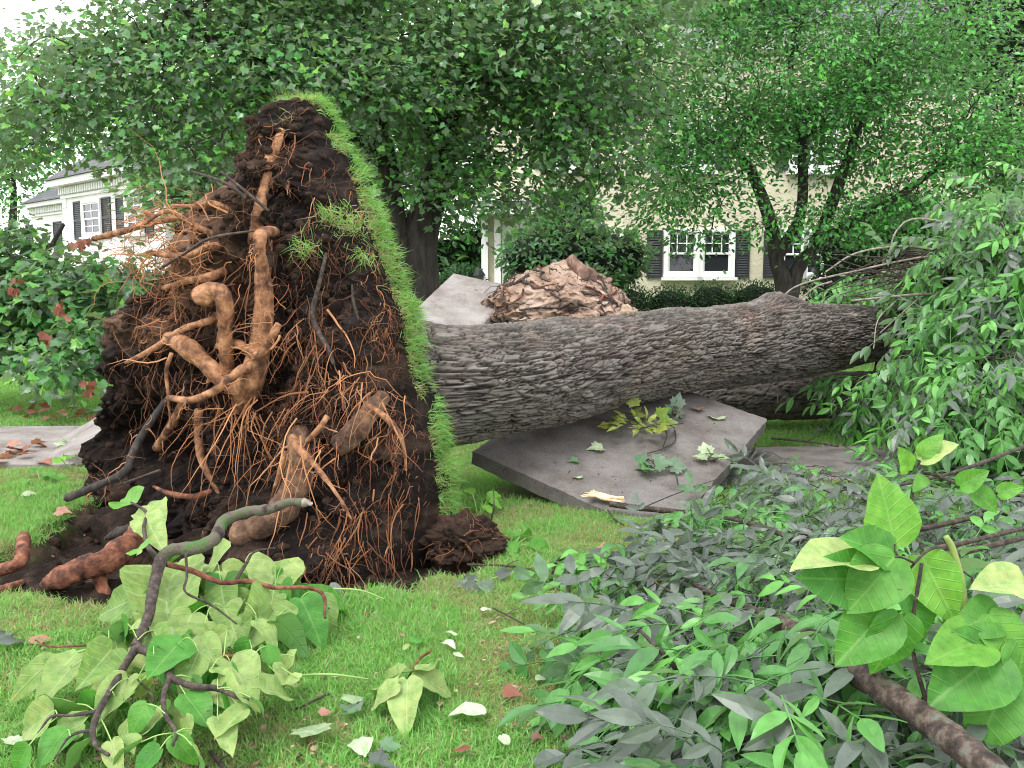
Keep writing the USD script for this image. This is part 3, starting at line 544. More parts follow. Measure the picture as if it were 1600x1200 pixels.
# ---- roots
ROOTPTS = []
def root(pts, sides=12, name='root', mat=None, label=None, lump=.12, n=None):
    """pts: (px, py, metres out of the plate's plane, radius in photo pixels)"""
    p = np.array([Q(a, b, o) for a, b, o, _ in pts]); r = np.array([k / F * (x[1]) * (.74 if k > 8 else .85) for (_, _, _, k), x in zip(pts, p)])
    n = n or max(14, len(pts) * 11); c = spline(p, n); rr = np.interp(np.linspace(0, 1, n), np.linspace(0, 1, len(r)), r)
    rr = rr * (1 + .16 * (fbm(c * 14, 3, int(pts[0][0])) - .5) * 2)
    knots = np.random.default_rng(int(pts[0][0] + pts[-1][1])); thick = r.max() > .02
    for _ in range(3 if thick else 0): q_ = knots.uniform(0, 1); rr = rr * (1 + knots.uniform(-.12, .18) * np.exp(-((np.linspace(0, 1, n) - q_) / .06) ** 2))
    vf = tube(c, rr, max(sides, 20) if thick else sides, True); vf = lumpy(vf, r.max() * lump, 1.1 / max(r.max(), .01), int(pts[0][1]))
    if thick: vf = lumpy(vf, r.max() * .06, 3.6 / r.max(), int(pts[0][1]) + 3); ROOTPTS.append((c, rr))
    return mesh(fallen, name, vf, mat or M_ROOT, True, label=label)
root([(440, 372, .12, 9), (425, 362, .46, 12), (408, 367, .60, 14), (405, 385, .62, 13), (409, 420, .58, 15), (413, 470, .55, 20), (407, 535, .55, 23), (396, 585, .58, 27), (385, 612, .55, 24), (375, 640, .45, 14)], 16, label='thick upright tan root bent over at its top')
root([(318, 463, .66, 19), (328, 455, .72, 21), (346, 460, .72, 19), (352, 485, .70, 16), (352, 530, .66, 15), (356, 585, .58, 15)], 16, label='hooked root stub with a cut knobby end')
mesh(fallen, 'root', lumpy(rock(Q(322, 462, .74), (.085, .06, .06), 5, 3, .25), .008, 30, 3), M_ROOT, True, label='knobby cut end of the hooked root')
root([(263, 528, .62, 14), (285, 538, .68, 19), (318, 565, .66, 18), (350, 595, .62, 18), (383, 612, .58, 18)], 14, label='forearm thick root slanting down to the right')
root([(263, 621, .80, 5), (300, 625, .80, 7), (340, 608, .76, 9), (362, 590, .72, 9), (378, 577, .68, 10), (392, 575, .64, 9)], 10)
root([(436, 506, .66, 7), (425, 525, .68, 9), (412, 548, .67, 9), (400, 556, .64, 9), (372, 537, .60, 8), (340, 541, .58, 6)], 10)
root([(409, 198, .26, 9), (416, 225, .30, 13), (421, 255, .33, 14), (413, 295, .38, 12), (404, 335, .42, 14), (398, 380, .38, 16)], 14, label='stout forked root near the top of the plate')
root([(440, 203, .26, 7), (433, 225, .30, 10), (424, 250, .32, 11)], 12)
root([(146, 373, .62, 5), (190, 362, .60, 6), (240, 347, .56, 6), (290, 339, .50, 7), (345, 345, .30, 8), (367, 348, .05, 5)], 8, label='long thin root reaching out to the left')
root([(268, 322, .55, 4), (310, 322, .52, 5), (330, 318, .50, 6), (358, 328, .42, 7), (385, 335, .30, 7), (407, 338, .05, 5)], 8)
root([(225, 350, .66, 3), (262, 330, .62, 4), (300, 350, .58, 5), (335, 368, .5, 6), (350, 380, .30, 6), (372, 383, .05, 5)], 8)
root([(230, 395, .66, 4), (290, 400, .66, 6), (330, 385, .6, 7), (360, 390, .30, 8), (382, 393, .05, 5)], 8)
root([(255, 450, .6, 4), (290, 440, .64, 6), (330, 432, .62, 8), (362, 420, .30, 8), (384, 423, .05, 5)], 8)
root([(196, 567, .70, 3), (240, 545, .68, 6), (285, 515, .62, 6), (330, 500, .56, 7), (345, 488, .30, 8), (367, 491, .05, 5)], 8)
root([(268, 552, .8, 4), (260, 580, .8, 4), (263, 620, .78, 3), (267, 668, .74, 2)], 6)
root([(600, 618, .30, 16), (582, 640, .38, 22), (560, 668, .46, 24), (538, 690, .52, 24), (524, 702, .56, 20)], 16, mat=M_ROOTDIRTY, label='broken root stub jutting out with a jagged dark end', lump=.2)
root([(468, 660, .42, 20), (468, 715, .55, 27), (462, 760, .62, 32), (440, 798, .70, 32), (408, 822, .76, 28), (378, 833, .80, 24)], 18, mat=M_ROOTDIRTY, label='thick brown root ending in a blunt rounded stub', lump=.08)
mesh(fallen, 'root', rock(Q(381, 833, .80), (.085, .085, .075), 77, 3, .16), M_ROOTDIRTY, True)
root([(455, 683, .66, 8), (470, 705, .7, 8), (488, 722, .72, 6), (510, 750, .74, 4), (535, 785, .74, 3), (549, 812, .72, 2)], 8)
root([(445, 705, .68, 6), (438, 735, .7, 5), (428, 765, .7, 3), (424, 782, .68, 2)], 6)
root([(512, 650, .62, 6), (500, 668, .66, 6), (480, 690, .66, 5)], 6)
root([(575, 634, .48, 4), (600, 650, .5, 6), (622, 675, .48, 5), (632, 705, .44, 3), (634, 735, .42, 2)], 6)
root([(310, 640, .5, 8), (312, 690, .46, 10), (316, 720, .45, 9), (330, 750, .48, 5), (342, 772, .5, 3)], 8)
root([(245, 700, .3, 9), (275, 650, .42, 7), (300, 590, .45, 7)], 8)
root([(105, 778, .9, 8), (150, 760, .92, 9), (195, 737, .9, 9), (205, 712, .84, 7), (222, 680, .72, 7), (245, 645, .6, 6), (268, 615, .5, 5)], 10, mat=M_DBARK, label='dark wet root crossing the hollow at lower left')
root([(240, 760, .7, 3), (262, 770, .74, 5), (300, 776, .72, 6), (330, 768, .6, 6)], 6, mat=M_REDROOT)
root([(510, 395, .36, 3), (497, 450, .42, 4), (488, 490, .44, 5), (498, 520, .46, 5), (512, 545, .46, 5), (522, 570, .45, 3)], 8, 'twig', M_TWIG, 'dark twig hanging down the soil face')
root([(550, 445, .30, 2), (552, 470, .31, 3), (560, 500, .3, 2)], 5, 'twig', M_TWIG)
root([(345, 268, .55, 2), (385, 300, .55, 3), (420, 330, .5, 3)], 6, 'twig', M_TWIG)
root([(300, 268, .6, 2), (350, 285, .62, 3), (385, 310, .55, 4)], 6, 'twig', M_TWIG)
root([(250, 420, .75, 3), (290, 395, .78, 3), (330, 372, .74, 3), (400, 360, .62, 2)], 6, 'twig', M_TWIG)
root([(180, 760, .9, 2), (250, 735, .9, 3)], 5, 'twig', M_TWIG)

# fine roots: hanging strands all over the plate and the tangles at the left
def strands(starts, dirs, length, r0, rg, k=8, curl=.35, grav=.5, taper=.25):
    n = len(starts); Ls = length * rg.uniform(.35, 1.5, n)[:, None] / (k - 1); d = unit(dirs); p = [starts]; 
    for s_ in range(k - 1):
        d = unit(d + rg.normal(0, curl, (n, 3)) + np.array([0, 0, -grav]) / k * 1.6); p.append(p[-1] + d * Ls)
    P_ = np.stack(p, 1); R = np.linspace(1, taper, k)[None] * r0 * rg.uniform(.5, 1.6, n)[:, None]
    return P_, R
fr = np.random.default_rng(17); flat_front = front.reshape(-1, 3)
FS = []
def add_strands(px, py, spread, n, length, r0, d0, dspread, tint, off=.03, curl=.35, grav=.5, out=0.0):
    """spread in photo pixels"""
    n = max(8, int(n * (.5 if tint < .3 else .36))); r0 = r0 * .78; x = px + fr.normal(0, spread[0], n); y = py + fr.normal(0, spread[1], n)
    s0 = np.array([surface_at(a, b) for a, b in zip(x, y)]) if not out else Q(x, y, out + fr.normal(0, .06, n))
    dirs = np.array(d0[0]) * 0 + PU * d0[0] + PN * d0[1] + np.array([0, 0, d0[2]]); dirs = dirs + fr.normal(0, dspread, (n, 3))
    P_, R = strands(s0 + PN * off, dirs, length, r0, fr, 8, curl * 1.15, grav, .2); R = R * fr.choice([.6, .85, 1.0, 1.5], len(R), p=[.4, .3, .22, .08])[:, None]; FS.append((P_, R, np.clip(fr.normal(tint, .18, n), 0, 1)))
    return P_
add_strands(295, 385, (36, 30), 170, .42, .0046, (.5, .3, .1), .6, .78, curl=.4, grav=.4, out=.55)
add_strands(280, 400, (40, 35), 260, .34, .0040, (.5, .35, -.1), .7, .72, curl=.45, grav=.7, out=.58)
add_strands(290, 470, (45, 30), 200, .34, .0036, (.3, .4, -.6), .6, .55, curl=.4, grav=1.0, out=.5)
add_strands(250, 350, (25, 25), 50, .5, .0050, (.9, .2, .2), .4, .85, curl=.25, grav=.2, out=.55)
add_strands(275, 520, (20, 15), 34, .30, .006, (.9, .5, 0), .5, .9, curl=.2, grav=.2, out=.66)
add_strands(425, 430, (14, 40), 70, .40, .0042, (.1, .5, -1), .3, .6, curl=.22, grav=1)
add_strands(490, 520, (18, 40), 90, .42, .004, (-.1, .5, -1), .35, .55, curl=.2, grav=1)
add_strands(395, 640, (26, 14), 80, .50, .005, (.1, .5, -1), .5, .8, curl=.2, grav=.8, out=.55)
add_strands(420, 520, (20, 20), 40, .25, .005, (.2, .7, .2), .7, .85, curl=.2, grav=.3, out=.62)
add_strands(540, 600, (40, 12), 110, .34, .0042, (-.1, .8, -.3), .6, .68, curl=.3, grav=.9, out=.46)
add_strands(480, 690, (26, 12), 80, .42, .0048, (.1, .6, -.8), .6, .78, curl=.2, grav=.8, out=.62)
add_strands(600, 650, (20, 20), 70, .30, .004, (-.3, .6, -.8), .5, .68, curl=.3, grav=.8, out=.46)
add_strands(590, 800, (40, 35), 150, .45, .0046, (-.05, .5, -1), .3, .55, curl=.22, grav=1)
add_strands(510, 850, (30, 25), 120, .25, .0036, (-.05, .5, -1), .4, .45, curl=.3, grav=1)
add_strands(330, 620, (60, 40), 90, .36, .0036, (.1, .5, -1), .4, .5, curl=.25, grav=1)
add_strands(250, 620, (40, 30), 60, .34, .0034, (.1, .5, -1), .4, .45, curl=.25, grav=1)
add_strands(460, 240, (26, 30), 80, .24, .0036, (.1, .5, -.6), .6, .55, curl=.35, grav=.8)
add_strands(520, 330, (30, 50), 90, .24, .0034, (0, .5, -1), .5, .35, curl=.3, grav=1)
add_strands(600, 560, (20, 60), 90, .22, .0034, (-.1, .5, -1), .5, .5, curl=.3, grav=1)
add_strands(640, 700, (16, 60), 100, .2, .0034, (-.1, .5, -1), .5, .45, curl=.3, grav=1)
add_strands(440, 600, (80, 140), 260, .22, .003, (0, .5, -1), .6, .35, curl=.35, grav=1)
add_strands(610, 480, (12, 70), 90, .14, .003, (-.4, .6, -.7), .5, .65, curl=.3, grav=1)
add_strands(580, 350, (10, 50), 60, .14, .003, (-.4, .6, -.7), .5, .65, curl=.3, grav=1)
for c_, r_ in ROOTPTS:
    k_ = int(3 + 2.0 * np.linalg.norm(np.diff(c_, axis=0), axis=1).sum() / .2); i_ = fr.integers(2, len(c_), k_); dd_ = unit(fr.normal(size=(k_, 3)) + PN * .5 - [0, 0, .3]); P_, R_ = strands(c_[i_] + dd_ * r_[i_, None] * .8, dd_, .15, .0026, fr, 8, .4, .7); FS.append((P_, R_, np.clip(fr.normal(.75, .18, k_), 0, 1)))
add_strands(430, 560, (110, 190), 1900, .16, .0018, (0, .7, -.9), .7, .10, off=.005, curl=.4, grav=1)
add_strands(560, 640, (70, 170), 900, .15, .0018, (0, .7, -.9), .6, .16, off=.005, curl=.4, grav=1)
PP, RR, TI = np.concatenate([a for a, _, _ in FS]), np.concatenate([b for _, b, _ in FS]), np.concatenate([c for _, _, c in FS])
# side hairs
kk = fr.integers(0, len(PP), 2600); u = fr.integers(1, 7, 2600); st = PP[kk, u]; Ph, Rh = strands(st, fr.normal(0, 1, (2600, 3)), .10, .0014, fr, 8, .3, .6)
big = np.argsort(-(RR[:, 0] * np.linalg.norm(np.diff(PP, axis=1), axis=2).sum(1)))[:130]; small = np.ones(len(PP), bool); small[big] = False
for i in big:
    v, f, _ = tubes(PP[i:i + 1], RR[i:i + 1], 5); mesh(fallen, 'rootlet', (v, f), M_ROOTFINE, False, float(TI[i]))
v1, f1, k1 = tubes(PP[small], RR[small], 4); v2, f2, k2 = tubes(Ph, Rh, 3)
mesh(fallen, 'fine_roots', (np.vstack([v1, v2]), np.vstack([f1, f2 + len(v1)])), M_ROOTFINE, False, np.concatenate([np.repeat(TI[small], k1), np.repeat(np.clip(TI[kk] - .1, 0, 1), k2)]), kind='stuff')
# clods that cling to the face and lie below it
cl = []
for k in range(1100):
    if k < 900: c = flat_front[fr.integers(0, len(flat_front))] ; r = fr.uniform(.006, .035)
    else:
        g = G(fr.uniform(80, 690), fr.uniform(800, 925)); 
        if soil_mask(g[0], g[1]) < .5: continue
        g[2] = ground_z(g[0], g[1]); c = g; r = fr.uniform(.01, .05)
    if c[2] < -.2: continue
    cl.append(rock(c, (r, r, r * .8), k, 1, .45, 1.4))
mesh(fallen, 'soil_clods', cat_vf(cl), M_SOIL, False, kind='stuff')
# ---- crown of the fallen tree, a mass of ash leaves at the right
def tip_dirs(A, PA, tips): return unit(np.array([A[t_] - A[max(PA[t_], 0)] for t_ in tips]))
rc = np.random.default_rng(23)
ASH = [compound(rc, 3 if k % 2 else 2) for k in range(6)]
end = axis[-1]
ells = [(P(1500, 440, 9.6), (.62, .7, .36)), (P(1575, 400, 8.8), (.5, .8, .5)), (P(1570, 540, 8.2), (.6, .7, .6)), (P(1540, 600, 8.6), (.5, .6, .4)), (P(1600, 330, 9.4), (.42, .7, .36)), (P(1610, 620, 7.2), (.5, .5, .4)),
        (P(1400, 452, 10.6), (.62, .3, .17)), (P(1690, 480, 8.2), (.6, .9, .9)), (P(1450, 668, 8.4), (.45, .4, .14)), (P(1340, 462, 10.0), (.55, .3, .12)), (P(1430, 440, 9.9), (.42, .3, .2)), (P(1350, 625, 9.4), (.35, .3, .22)), (P(1430, 600, 9.2), (.3, .3, .25)), (P(1550, 660, 7.4), (.6, .5, .28)), (P(1500, 560, 8.2), (.4, .5, .42))]
tg = in_ellipsoids(rc, 760, ells); tg[:, 2] = np.maximum(tg[:, 2], .12)
hang = np.array([P(1470 + 11 * k, 560 + 14 * (k % 6), 8.9) for k in range(12)] + [P(1330 + 10 * k, 590 + 8 * (k % 4), 9.1) for k in range(5)])
tg = np.vstack([tg, hang])
seed_i = np.linspace(int(NA * .80), NA - 1, 8).astype(int); sA = axis[seed_i]
A_, PA_, tips = skeleton((sA, [-1] + list(range(7))), tg, rc, .3, 4, .07, .12)
limbs, twigs, _ = skeleton_tubes(A_, PA_, 8, .0045, 2.3, .16, .022)
for vf in limbs: mesh(fallen, 'limb', vf, M_TWIG, True)
for pts_, r0 in (([P(1215, 470, 9.3), P(1250, 445, 9.3), P(1330, 425, 9.3), P(1440, 402, 9.3), P(1540, 395, 9.4)], .012), ([P(1390, 395, 9.2), P(1400, 362, 9.2), P(1430, 342, 9.2), P(1500, 352, 9.2), P(1600, 372, 9.3)], .012),
                 ([P(1240, 478, 9.1), P(1272, 450, 9.1), P(1300, 440, 9.1)], .010), ([P(1290, 425, 9.4), P(1340, 395, 9.4), P(1420, 385, 9.4), P(1500, 400, 9.4)], .014), ([P(1330, 470, 9.0), P(1440, 460, 9.0), P(1530, 462, 9.2)], .016),
                 ([P(1365, 545, 8.6), P(1372, 500, 8.8), P(1400, 470, 9.0)], .007), ([P(1375, 520, 8.7), P(1440, 462, 9.0)], .007), ([P(1215, 630, 9.2), P(1216, 600, 9.2), P(1222, 585, 9.3)], .007)):
    mesh(fallen, 'limb', tube(spline(pts_, 20), np.linspace(.6, 1, 20) * r0, 6), M_PALETWIG if pts_[0][0] < 3.9 else M_TWIG, True)
bare = [spline(np.array([P(rc.uniform(1280, 1420), rc.uniform(395, 470), 9.3), P(rc.uniform(1400, 1470), rc.uniform(390, 450), 9.3), P(rc.uniform(1480, 1600), rc.uniform(400, 460), 9.4)]), 8) for k in range(34)]
twigs += [tube(b_, np.linspace(.004, .010, 8), 4, False) for b_ in bare]
mesh(fallen, 'twigs', cat_vf(twigs), M_TWIG, False, kind='stuff')
td = tip_dirs(A_, PA_, tips); pos, d, n_, sz = sprays(rc, A_[tips], td, 4, .11, .7, .27, .55, .4)
ti = np.clip(rc.normal(.70, .27, len(pos)), 0, 1)
sz = sz * 1.1; foliage(fallen, place(ASH, pos, d, n_, sz, ti, rc), pos, M_ASH, 300)
# the drooping sprig in front of the trunk
# ---- a second tree down behind it: trunk and root ball
second = thing('fallen_tree', 'second uprooted tree behind the big trunk, its root ball of pale clay showing', 'fallen tree', P(870, 500, 10))
def clay(px, py, d, r, seed, amp=.3): return rock(P(px, py, d), r, seed, 5, amp, 1.9)
bc = P(872, 500, 9.6); sph = trimesh.creation.icosphere(6); bv = np.array(sph.vertices)
hh = 1 + .34 * (fbm(bv * 1.9 + 3, 5, 61) - .5) * 2 + .22 * (1 - np.abs(2 * fbm(bv * 4 + 8, 4, 63) - 1) - .6) + .10 * (fbm(bv * 14, 3, 66) - .5)
bv = bv * hh[:, None] * [.76, .5, .45] + bc; bv += (fbm(bv * 26, 3, 68) - .5)[:, None] * .05; bv[:, 2] += .05 * np.exp(-((bv[:, 0] - bc[0] - .1) / .2) ** 2)
ball = mesh(second, 'root_ball', (bv, np.array(sph.faces)), M_CLAY, True, label='ball of pale crumbly clay laced with roots')
mesh(second, 'root_stub', lumpy(tube(spline([P(935, 470, 9.5), P(915, 432, 9.45), P(890, 402, 9.45)], 18), np.linspace(.17, .03, 18), 18), .05, 9, 4), ramp_noise('split_wood', [(.34, (.05, .03, .022)), (.5, (.17, .10, .075)), (.66, (.30, .20, .15))], 7, .85, .9, .02, 40, stretch=(1, 1, .3)), True, label='jagged split root rising to a point')
lw = []
r2 = np.random.default_rng(71)
for k in range(90):
    a0 = unit(r2.normal(size=3) * [1, .5, 1] - [0, .8, -.3]); pts = [a0]
    dd_ = unit(np.cross(a0, r2.normal(size=3)))
    for _ in range(7): pts.append(unit(pts[-1] + dd_ * .11 + r2.normal(0, .05, 3)))
    pts = np.array(pts); h3 = 1 + .34 * (fbm(pts * 1.9 + 3, 5, 61) - .5) * 2 + .22 * (1 - np.abs(2 * fbm(pts * 4 + 8, 4, 63) - 1) - .6)
    pts = pts * (h3 + .03)[:, None] * [.72, .5, .47] + bc; rr_ = r2.uniform(.006, .018)
    vf = tube(pts, np.linspace(rr_, rr_ * .3, 8), 5, False)
    if k < 26: mesh(second, 'root', vf, M_REDROOT if k % 2 else M_TWIG, True)
    else: lw.append(vf)
for k in range(160):
    s0 = bc + unit(r2.normal(size=3) * [1, .6, .6] + [0, -.1, .9]) * [.68, .45, .45]; p_ = [s0]
    d_ = unit(r2.normal(size=3) + [0, -.2, .2])
    for _ in range(5): d_ = unit(d_ + r2.normal(0, .35, 3) - [0, 0, .1]); p_.append(p_[-1] + d_ * .05)
    lw.append(tube(np.array(p_), np.linspace(.005, .002, 6), 3, False))
mesh(second, 'fine_roots', cat_vf(lw), M_TWIG, False, kind='stuff')
c2 = np.array([P(905, 560, 9.9), P(1010, 600, 9.9), P(1120, 612, 9.9), P(1250, 618, 10.1), P(1400, 612, 10.5), P(1560, 600, 11)]); ax2 = spline(c2, 260); NC2 = 130; an2 = np.linspace(0, 2 * np.pi, NC2, endpoint=False)
ar2 = np.concatenate([[0], np.cumsum(np.linalg.norm(np.diff(ax2, axis=0), axis=1))]); e2, cell2, w2 = bark_relief(ar2, an2, .24, .17, .04, 8); pl2 = 1 - (1 - e2) ** 2.2
T2 = unit(np.gradient(ax2, axis=0)); S2 = unit(np.cross(T2, [0, 0, 1.0])); U2 = np.cross(S2, T2); rr2 = np.linspace(.27, .2, 260)[:, None] + pl2 * (.012 + .014 * cell2)
v2 = ax2[:, None] + rr2[..., None] * (np.cos(an2)[None, :, None] * S2[:, None] + np.sin(an2)[None, :, None] * U2[:, None]); _, f2 = tube(ax2, .1, NC2, False)
if trimesh.Trimesh(v2.reshape(-1, 3), f2, process=False).volume < 0: f2 = f2[:, ::-1]
mesh(second, 'trunk', (v2.reshape(-1, 3), f2), M_BARK, True, np.clip(.1 + .55 * pl2 + .2 * (cell2 - .5), 0, 1).ravel())

# ================================================================== HOUSES
M_WBRICK = usdkit.material(stage, L + 'painted_brick', {'g': ('geometry', {}), 'mp': ('mapping', {'rotation': (math.pi / 2, 0, 0)}), 'tx': ('texture_coordinate', {}),
    'bk': ('brick_texture', {'scale': 1.0, 'brick_width': .23, 'row_height': .075, 'mortar_size': .008, 'color1': (.80, .79, .77), 'color2': (.75, .75, .73), 'mortar': (.66, .65, .63)}),
    'bp': ('bump', {'strength': .5, 'distance': .01, 'invert': True}), 'p': ('principled_bsdf', {'roughness': .6, 'specular_ior_level': .3})},
    [('tx.object', 'mp.vector'), ('mp.vector', 'bk.vector'), ('bk.color', 'p.base_color'), ('bk.fac', 'bp.height'), ('bp.normal', 'p.normal')], surface='p.BSDF')
M_STUCCO = ramp_noise('cream_stucco', [(0.35, (0.54, 0.50, 0.37)), (0.65, (0.62, 0.58, 0.45))], 2.0, .85, .8, .02, 16)
M_WHITE = ramp_noise('white_paint', [(0.3, (.74, .74, .73)), (.7, (.82, .82, .81))], 3.0, .5)
M_SHUTTER = plain('shutter_paint', (.028, .030, .034), .5)
M_GLASS = usdkit.material(stage, L + 'window_glass', {'t': ('transparent_bsdf', {'color': (.85, .88, .88)}) if False else ('diffuse_bsdf', {'color': (.02, .022, .025)}), 'gl': ('glossy_bsdf', {'color': (.9, .9, .92), 'roughness': .03}), 'fr': ('fresnel', {'IOR': 1.6}), 'm': ('mix_closure', {})},
    [('fr.fac', 'm.fac'), ('t.BSDF', 'm.closure1'), ('gl.BSDF', 'm.closure2')], surface='m.closure')
M_CURTAIN = ramp_noise('curtain', [(.35, (.34, .34, .35)), (.65, (.5, .5, .5))], 6, .9, stretch=(4, 4, .2))
M_ROOF = usdkit.material(stage, L + 'grey_shingles', {'tx': ('texture_coordinate', {}), 'mp': ('mapping', {'rotation': (math.pi / 2, 0, 0)}), 'bk': ('brick_texture', {'scale': 1.0, 'brick_width': .3, 'row_height': .13, 'mortar_size': .012, 'color1': (.07, .07, .078), 'color2': (.105, .105, .115), 'mortar': (.035, .035, .04)}),
    'p': ('principled_bsdf', {'roughness': .85}), 'bp': ('bump', {'strength': .4, 'distance': .02, 'invert': True})}, [('tx.object', 'mp.vector'), ('mp.vector', 'bk.vector'), ('bk.color', 'p.base_color'), ('bk.fac', 'bp.height'), ('bp.normal', 'p.normal')], surface='p.BSDF')

class Wall:
    """a wall's own frame: u along it, z up, o outwards"""
    def __init__(self, p0, p1):
        self.p0 = np.array([p0[0], p0[1], 0.0]); dvec = np.array([p1[0] - p0[0], p1[1] - p0[1], 0.0]); self.len = np.linalg.norm(dvec); self.u = dvec / self.len
        self.o = np.array([self.u[1], -self.u[0], 0.0]);
        if self.o @ (EYE - self.p0) < 0: self.o = -self.o
    def box(self, u0, u1, z0, z1, o0, o1):
        c = self.p0 + self.u * (u0 + u1) / 2 + self.o * (o0 + o1) / 2 + np.array([0, 0, (z0 + z1) / 2])
        return box(c, (abs(u1 - u0), abs(o1 - o0), abs(z1 - z0)), [self.u, self.o, [0, 0, 1.0]])
    def hit(self, px):
        """u where the pixel column meets the wall's foot"""
        r = ray(px, 420.0); n = self.o; tt = ((self.p0 - EYE) @ n) / (r @ n); return (EYE + r * tt - self.p0) @ self.u
    def z(self, px, py):
        r = ray(px, py); tt = ((self.p0 - EYE) @ self.o) / (r @ self.o); return (EYE + r * tt)[2]
def frame_boxes(w, u0, u1, z0, z1, t_, o0, o1):
    return cat_vf([w.box(u0, u1, z0, z0 + t_, o0, o1), w.box(u0, u1, z1 - t_, z1, o0, o1), w.box(u0, u0 + t_, z0 + t_, z1 - t_, o0, o1), w.box(u1 - t_, u1, z0 + t_, z1 - t_, o0, o1)])
def window(house, w, u0, u1, z0, z1, cols=2, rows=2, sill=True, lower_bars=True, curtain=True):
    win = mesh(house, 'window', frame_boxes(w, u0 - .09, u1 + .09, z0 - .07, z1 + .10, .09, .003, .10), M_WHITE)
    zm = (z0 + z1) / 2
    for a, b, of in ((zm - .02, z1 + .01, .05), (z0 + .02, zm + .02, .03)):
        mesh(win, 'sash', frame_boxes(w, u0, u1, a, b, .045, of - .02, of + .02), M_WHITE)
        mesh(win, 'pane', w.box(u0 + .045, u1 - .045, a + .045, b - .045, of - .008, of - .002), M_GLASS)
        if a > z0 + .1 or lower_bars:
            mb = [w.box(u0 + (u1 - u0) * k / cols - .012, u0 + (u1 - u0) * k / cols + .012, a + .045, b - .045, of - .001, of + .015) for k in range(1, cols)]
            mb += [w.box(u0 + .045, u1 - .045, a + (b - a) * k / rows - .012, a + (b - a) * k / rows + .012, of - .001, of + .012) for k in range(1, rows)]
            if mb: mesh(win, 'glazing_bar', cat_vf(mb), M_WHITE)
    if sill: mesh(win, 'sill', w.box(u0 - .14, u1 + .14, z0 - .14, z0 - .073, .003, .17), M_WHITE)
    if curtain:
        for a, b in ((u0 + .05, u0 + .05 + (u1 - u0) * .2), (u1 - .05 - (u1 - u0) * .2, u1 - .05)):
            mesh(win, 'curtain', w.box(a, b, z0 + .08, z1 - .06, .0125, .0195), M_CURTAIN)
    return win
def shutter(house, w, u0, u1, z0, z1):
    s_ = mesh(house, 'shutter', cat_vf([frame_boxes(w, u0, u1, z0, z1, .05, .004, .05), w.box(u0 + .05, u1 - .05, (z0 + z1) / 2 - .03, (z0 + z1) / 2 + .03, .004, .049), w.box(u0 + .05, u1 - .05, z0 + .05, z1 - .05, .004, .015)]), M_SHUTTER)
    nsl = int((z1 - z0 - .1) / .055); sl = []
    for k in range(nsl):
        zc = z0 + .05 + (k + .5) * (z1 - z0 - .1) / nsl
        v, f = w.box(u0 + .05, u1 - .05, zc - .022, zc + .022, .026, .034); up = v[:, 2] > zc; v = v + np.where(up[:, None], -w.o * .010, w.o * .012); sl.append((v, f))
    mesh(s_, 'slat', cat_vf(sl), M_SHUTTER, kind='stuff')
# ---- cream stucco house at the back right
cream = thing('stucco_house', 'cream stucco house with white windows and black shutters behind the hedge', 'house', (6, 22.5, 0))
W1 = Wall(P(760, 430, 22.0)[:2], P(1760, 430, 23.0)[:2])
mesh(cream, 'wall', W1.box(0, W1.len, -.3, 6.6, -6, 0), M_STUCCO)
mesh(cream, 'cornice', cat_vf([W1.box(-.3, W1.len, 6.61, 6.8, -6.2, .35), W1.box(-.15, W1.len, 6.35, 6.60, .003, .14)]), M_WHITE)
rp = [W1.p0 + W1.u * a + W1.o * o_ + np.array([0, 0, z_]) for a, o_, z_ in ((-.5, .6, 6.81), (W1.len, .6, 6.81), (W1.len, -3, 9.4), (2.4, -3, 9.4), (-.5, -6.4, 6.81), (W1.len, -6.4, 6.81))]
mesh(cream, 'roof', (np.array(rp), np.array([(0, 1, 2), (0, 2, 3), (0, 3, 4), (4, 3, 2), (4, 2, 5), (0, 4, 5), (0, 5, 1)])), M_ROOF)
def zz_(py): return W1.z(1090, py)
uL, uR = W1.hit(1040), W1.hit(1142); um = (uL + uR) / 2
for a, b in ((uL, um - .05), (um + .05, uR)): window(cream, W1, a + .03, b - .03, zz_(428), zz_(364), 3, 2, True, False)
shutter(cream, W1, W1.hit(1010), W1.hit(1034), zz_(434), zz_(360)); shutter(cream, W1, W1.hit(1148), W1.hit(1170), zz_(434), zz_(360))
window(cream, W1, W1.hit(1222), W1.hit(1252), zz_(430), zz_(364), 2, 2, True, False); window(cream, W1, W1.hit(1258), W1.hit(1284), zz_(430), zz_(364), 2, 2, True, False); shutter(cream, W1, W1.hit(1290), W1.hit(1314), zz_(434), zz_(360)); shutter(cream, W1, W1.hit(1192), W1.hit(1216), zz_(434), zz_(360))
for a, b in ((1232, 1262), (1268, 1296)): window(cream, W1, W1.hit(a), W1.hit(b), zz_(262), zz_(192), 2, 2)
shutter(cream, W1, W1.hit(1206), W1.hit(1228), zz_(265), zz_(188))
for a, b in ((1046, 1072), (1080, 1106)): window(cream, W1, W1.hit(a), W1.hit(b), zz_(262), zz_(192), 2, 2)
shutter(cream, W1, W1.hit(1020), W1.hit(1041), zz_(265), zz_(188)); shutter(cream, W1, W1.hit(1112), W1.hit(1134), zz_(265), zz_(188))
window(cream, W1, W1.hit(930), W1.hit(966), zz_(428), zz_(364), 3, 2, True, False); shutter(cream, W1, W1.hit(974), W1.hit(994), zz_(434), zz_(360))
window(cream, W1, W1.hit(860), W1.hit(900), zz_(262), zz_(192), 3, 2); shutter(cream, W1, W1.hit(834), W1.hit(855), zz_(265), zz_(188))
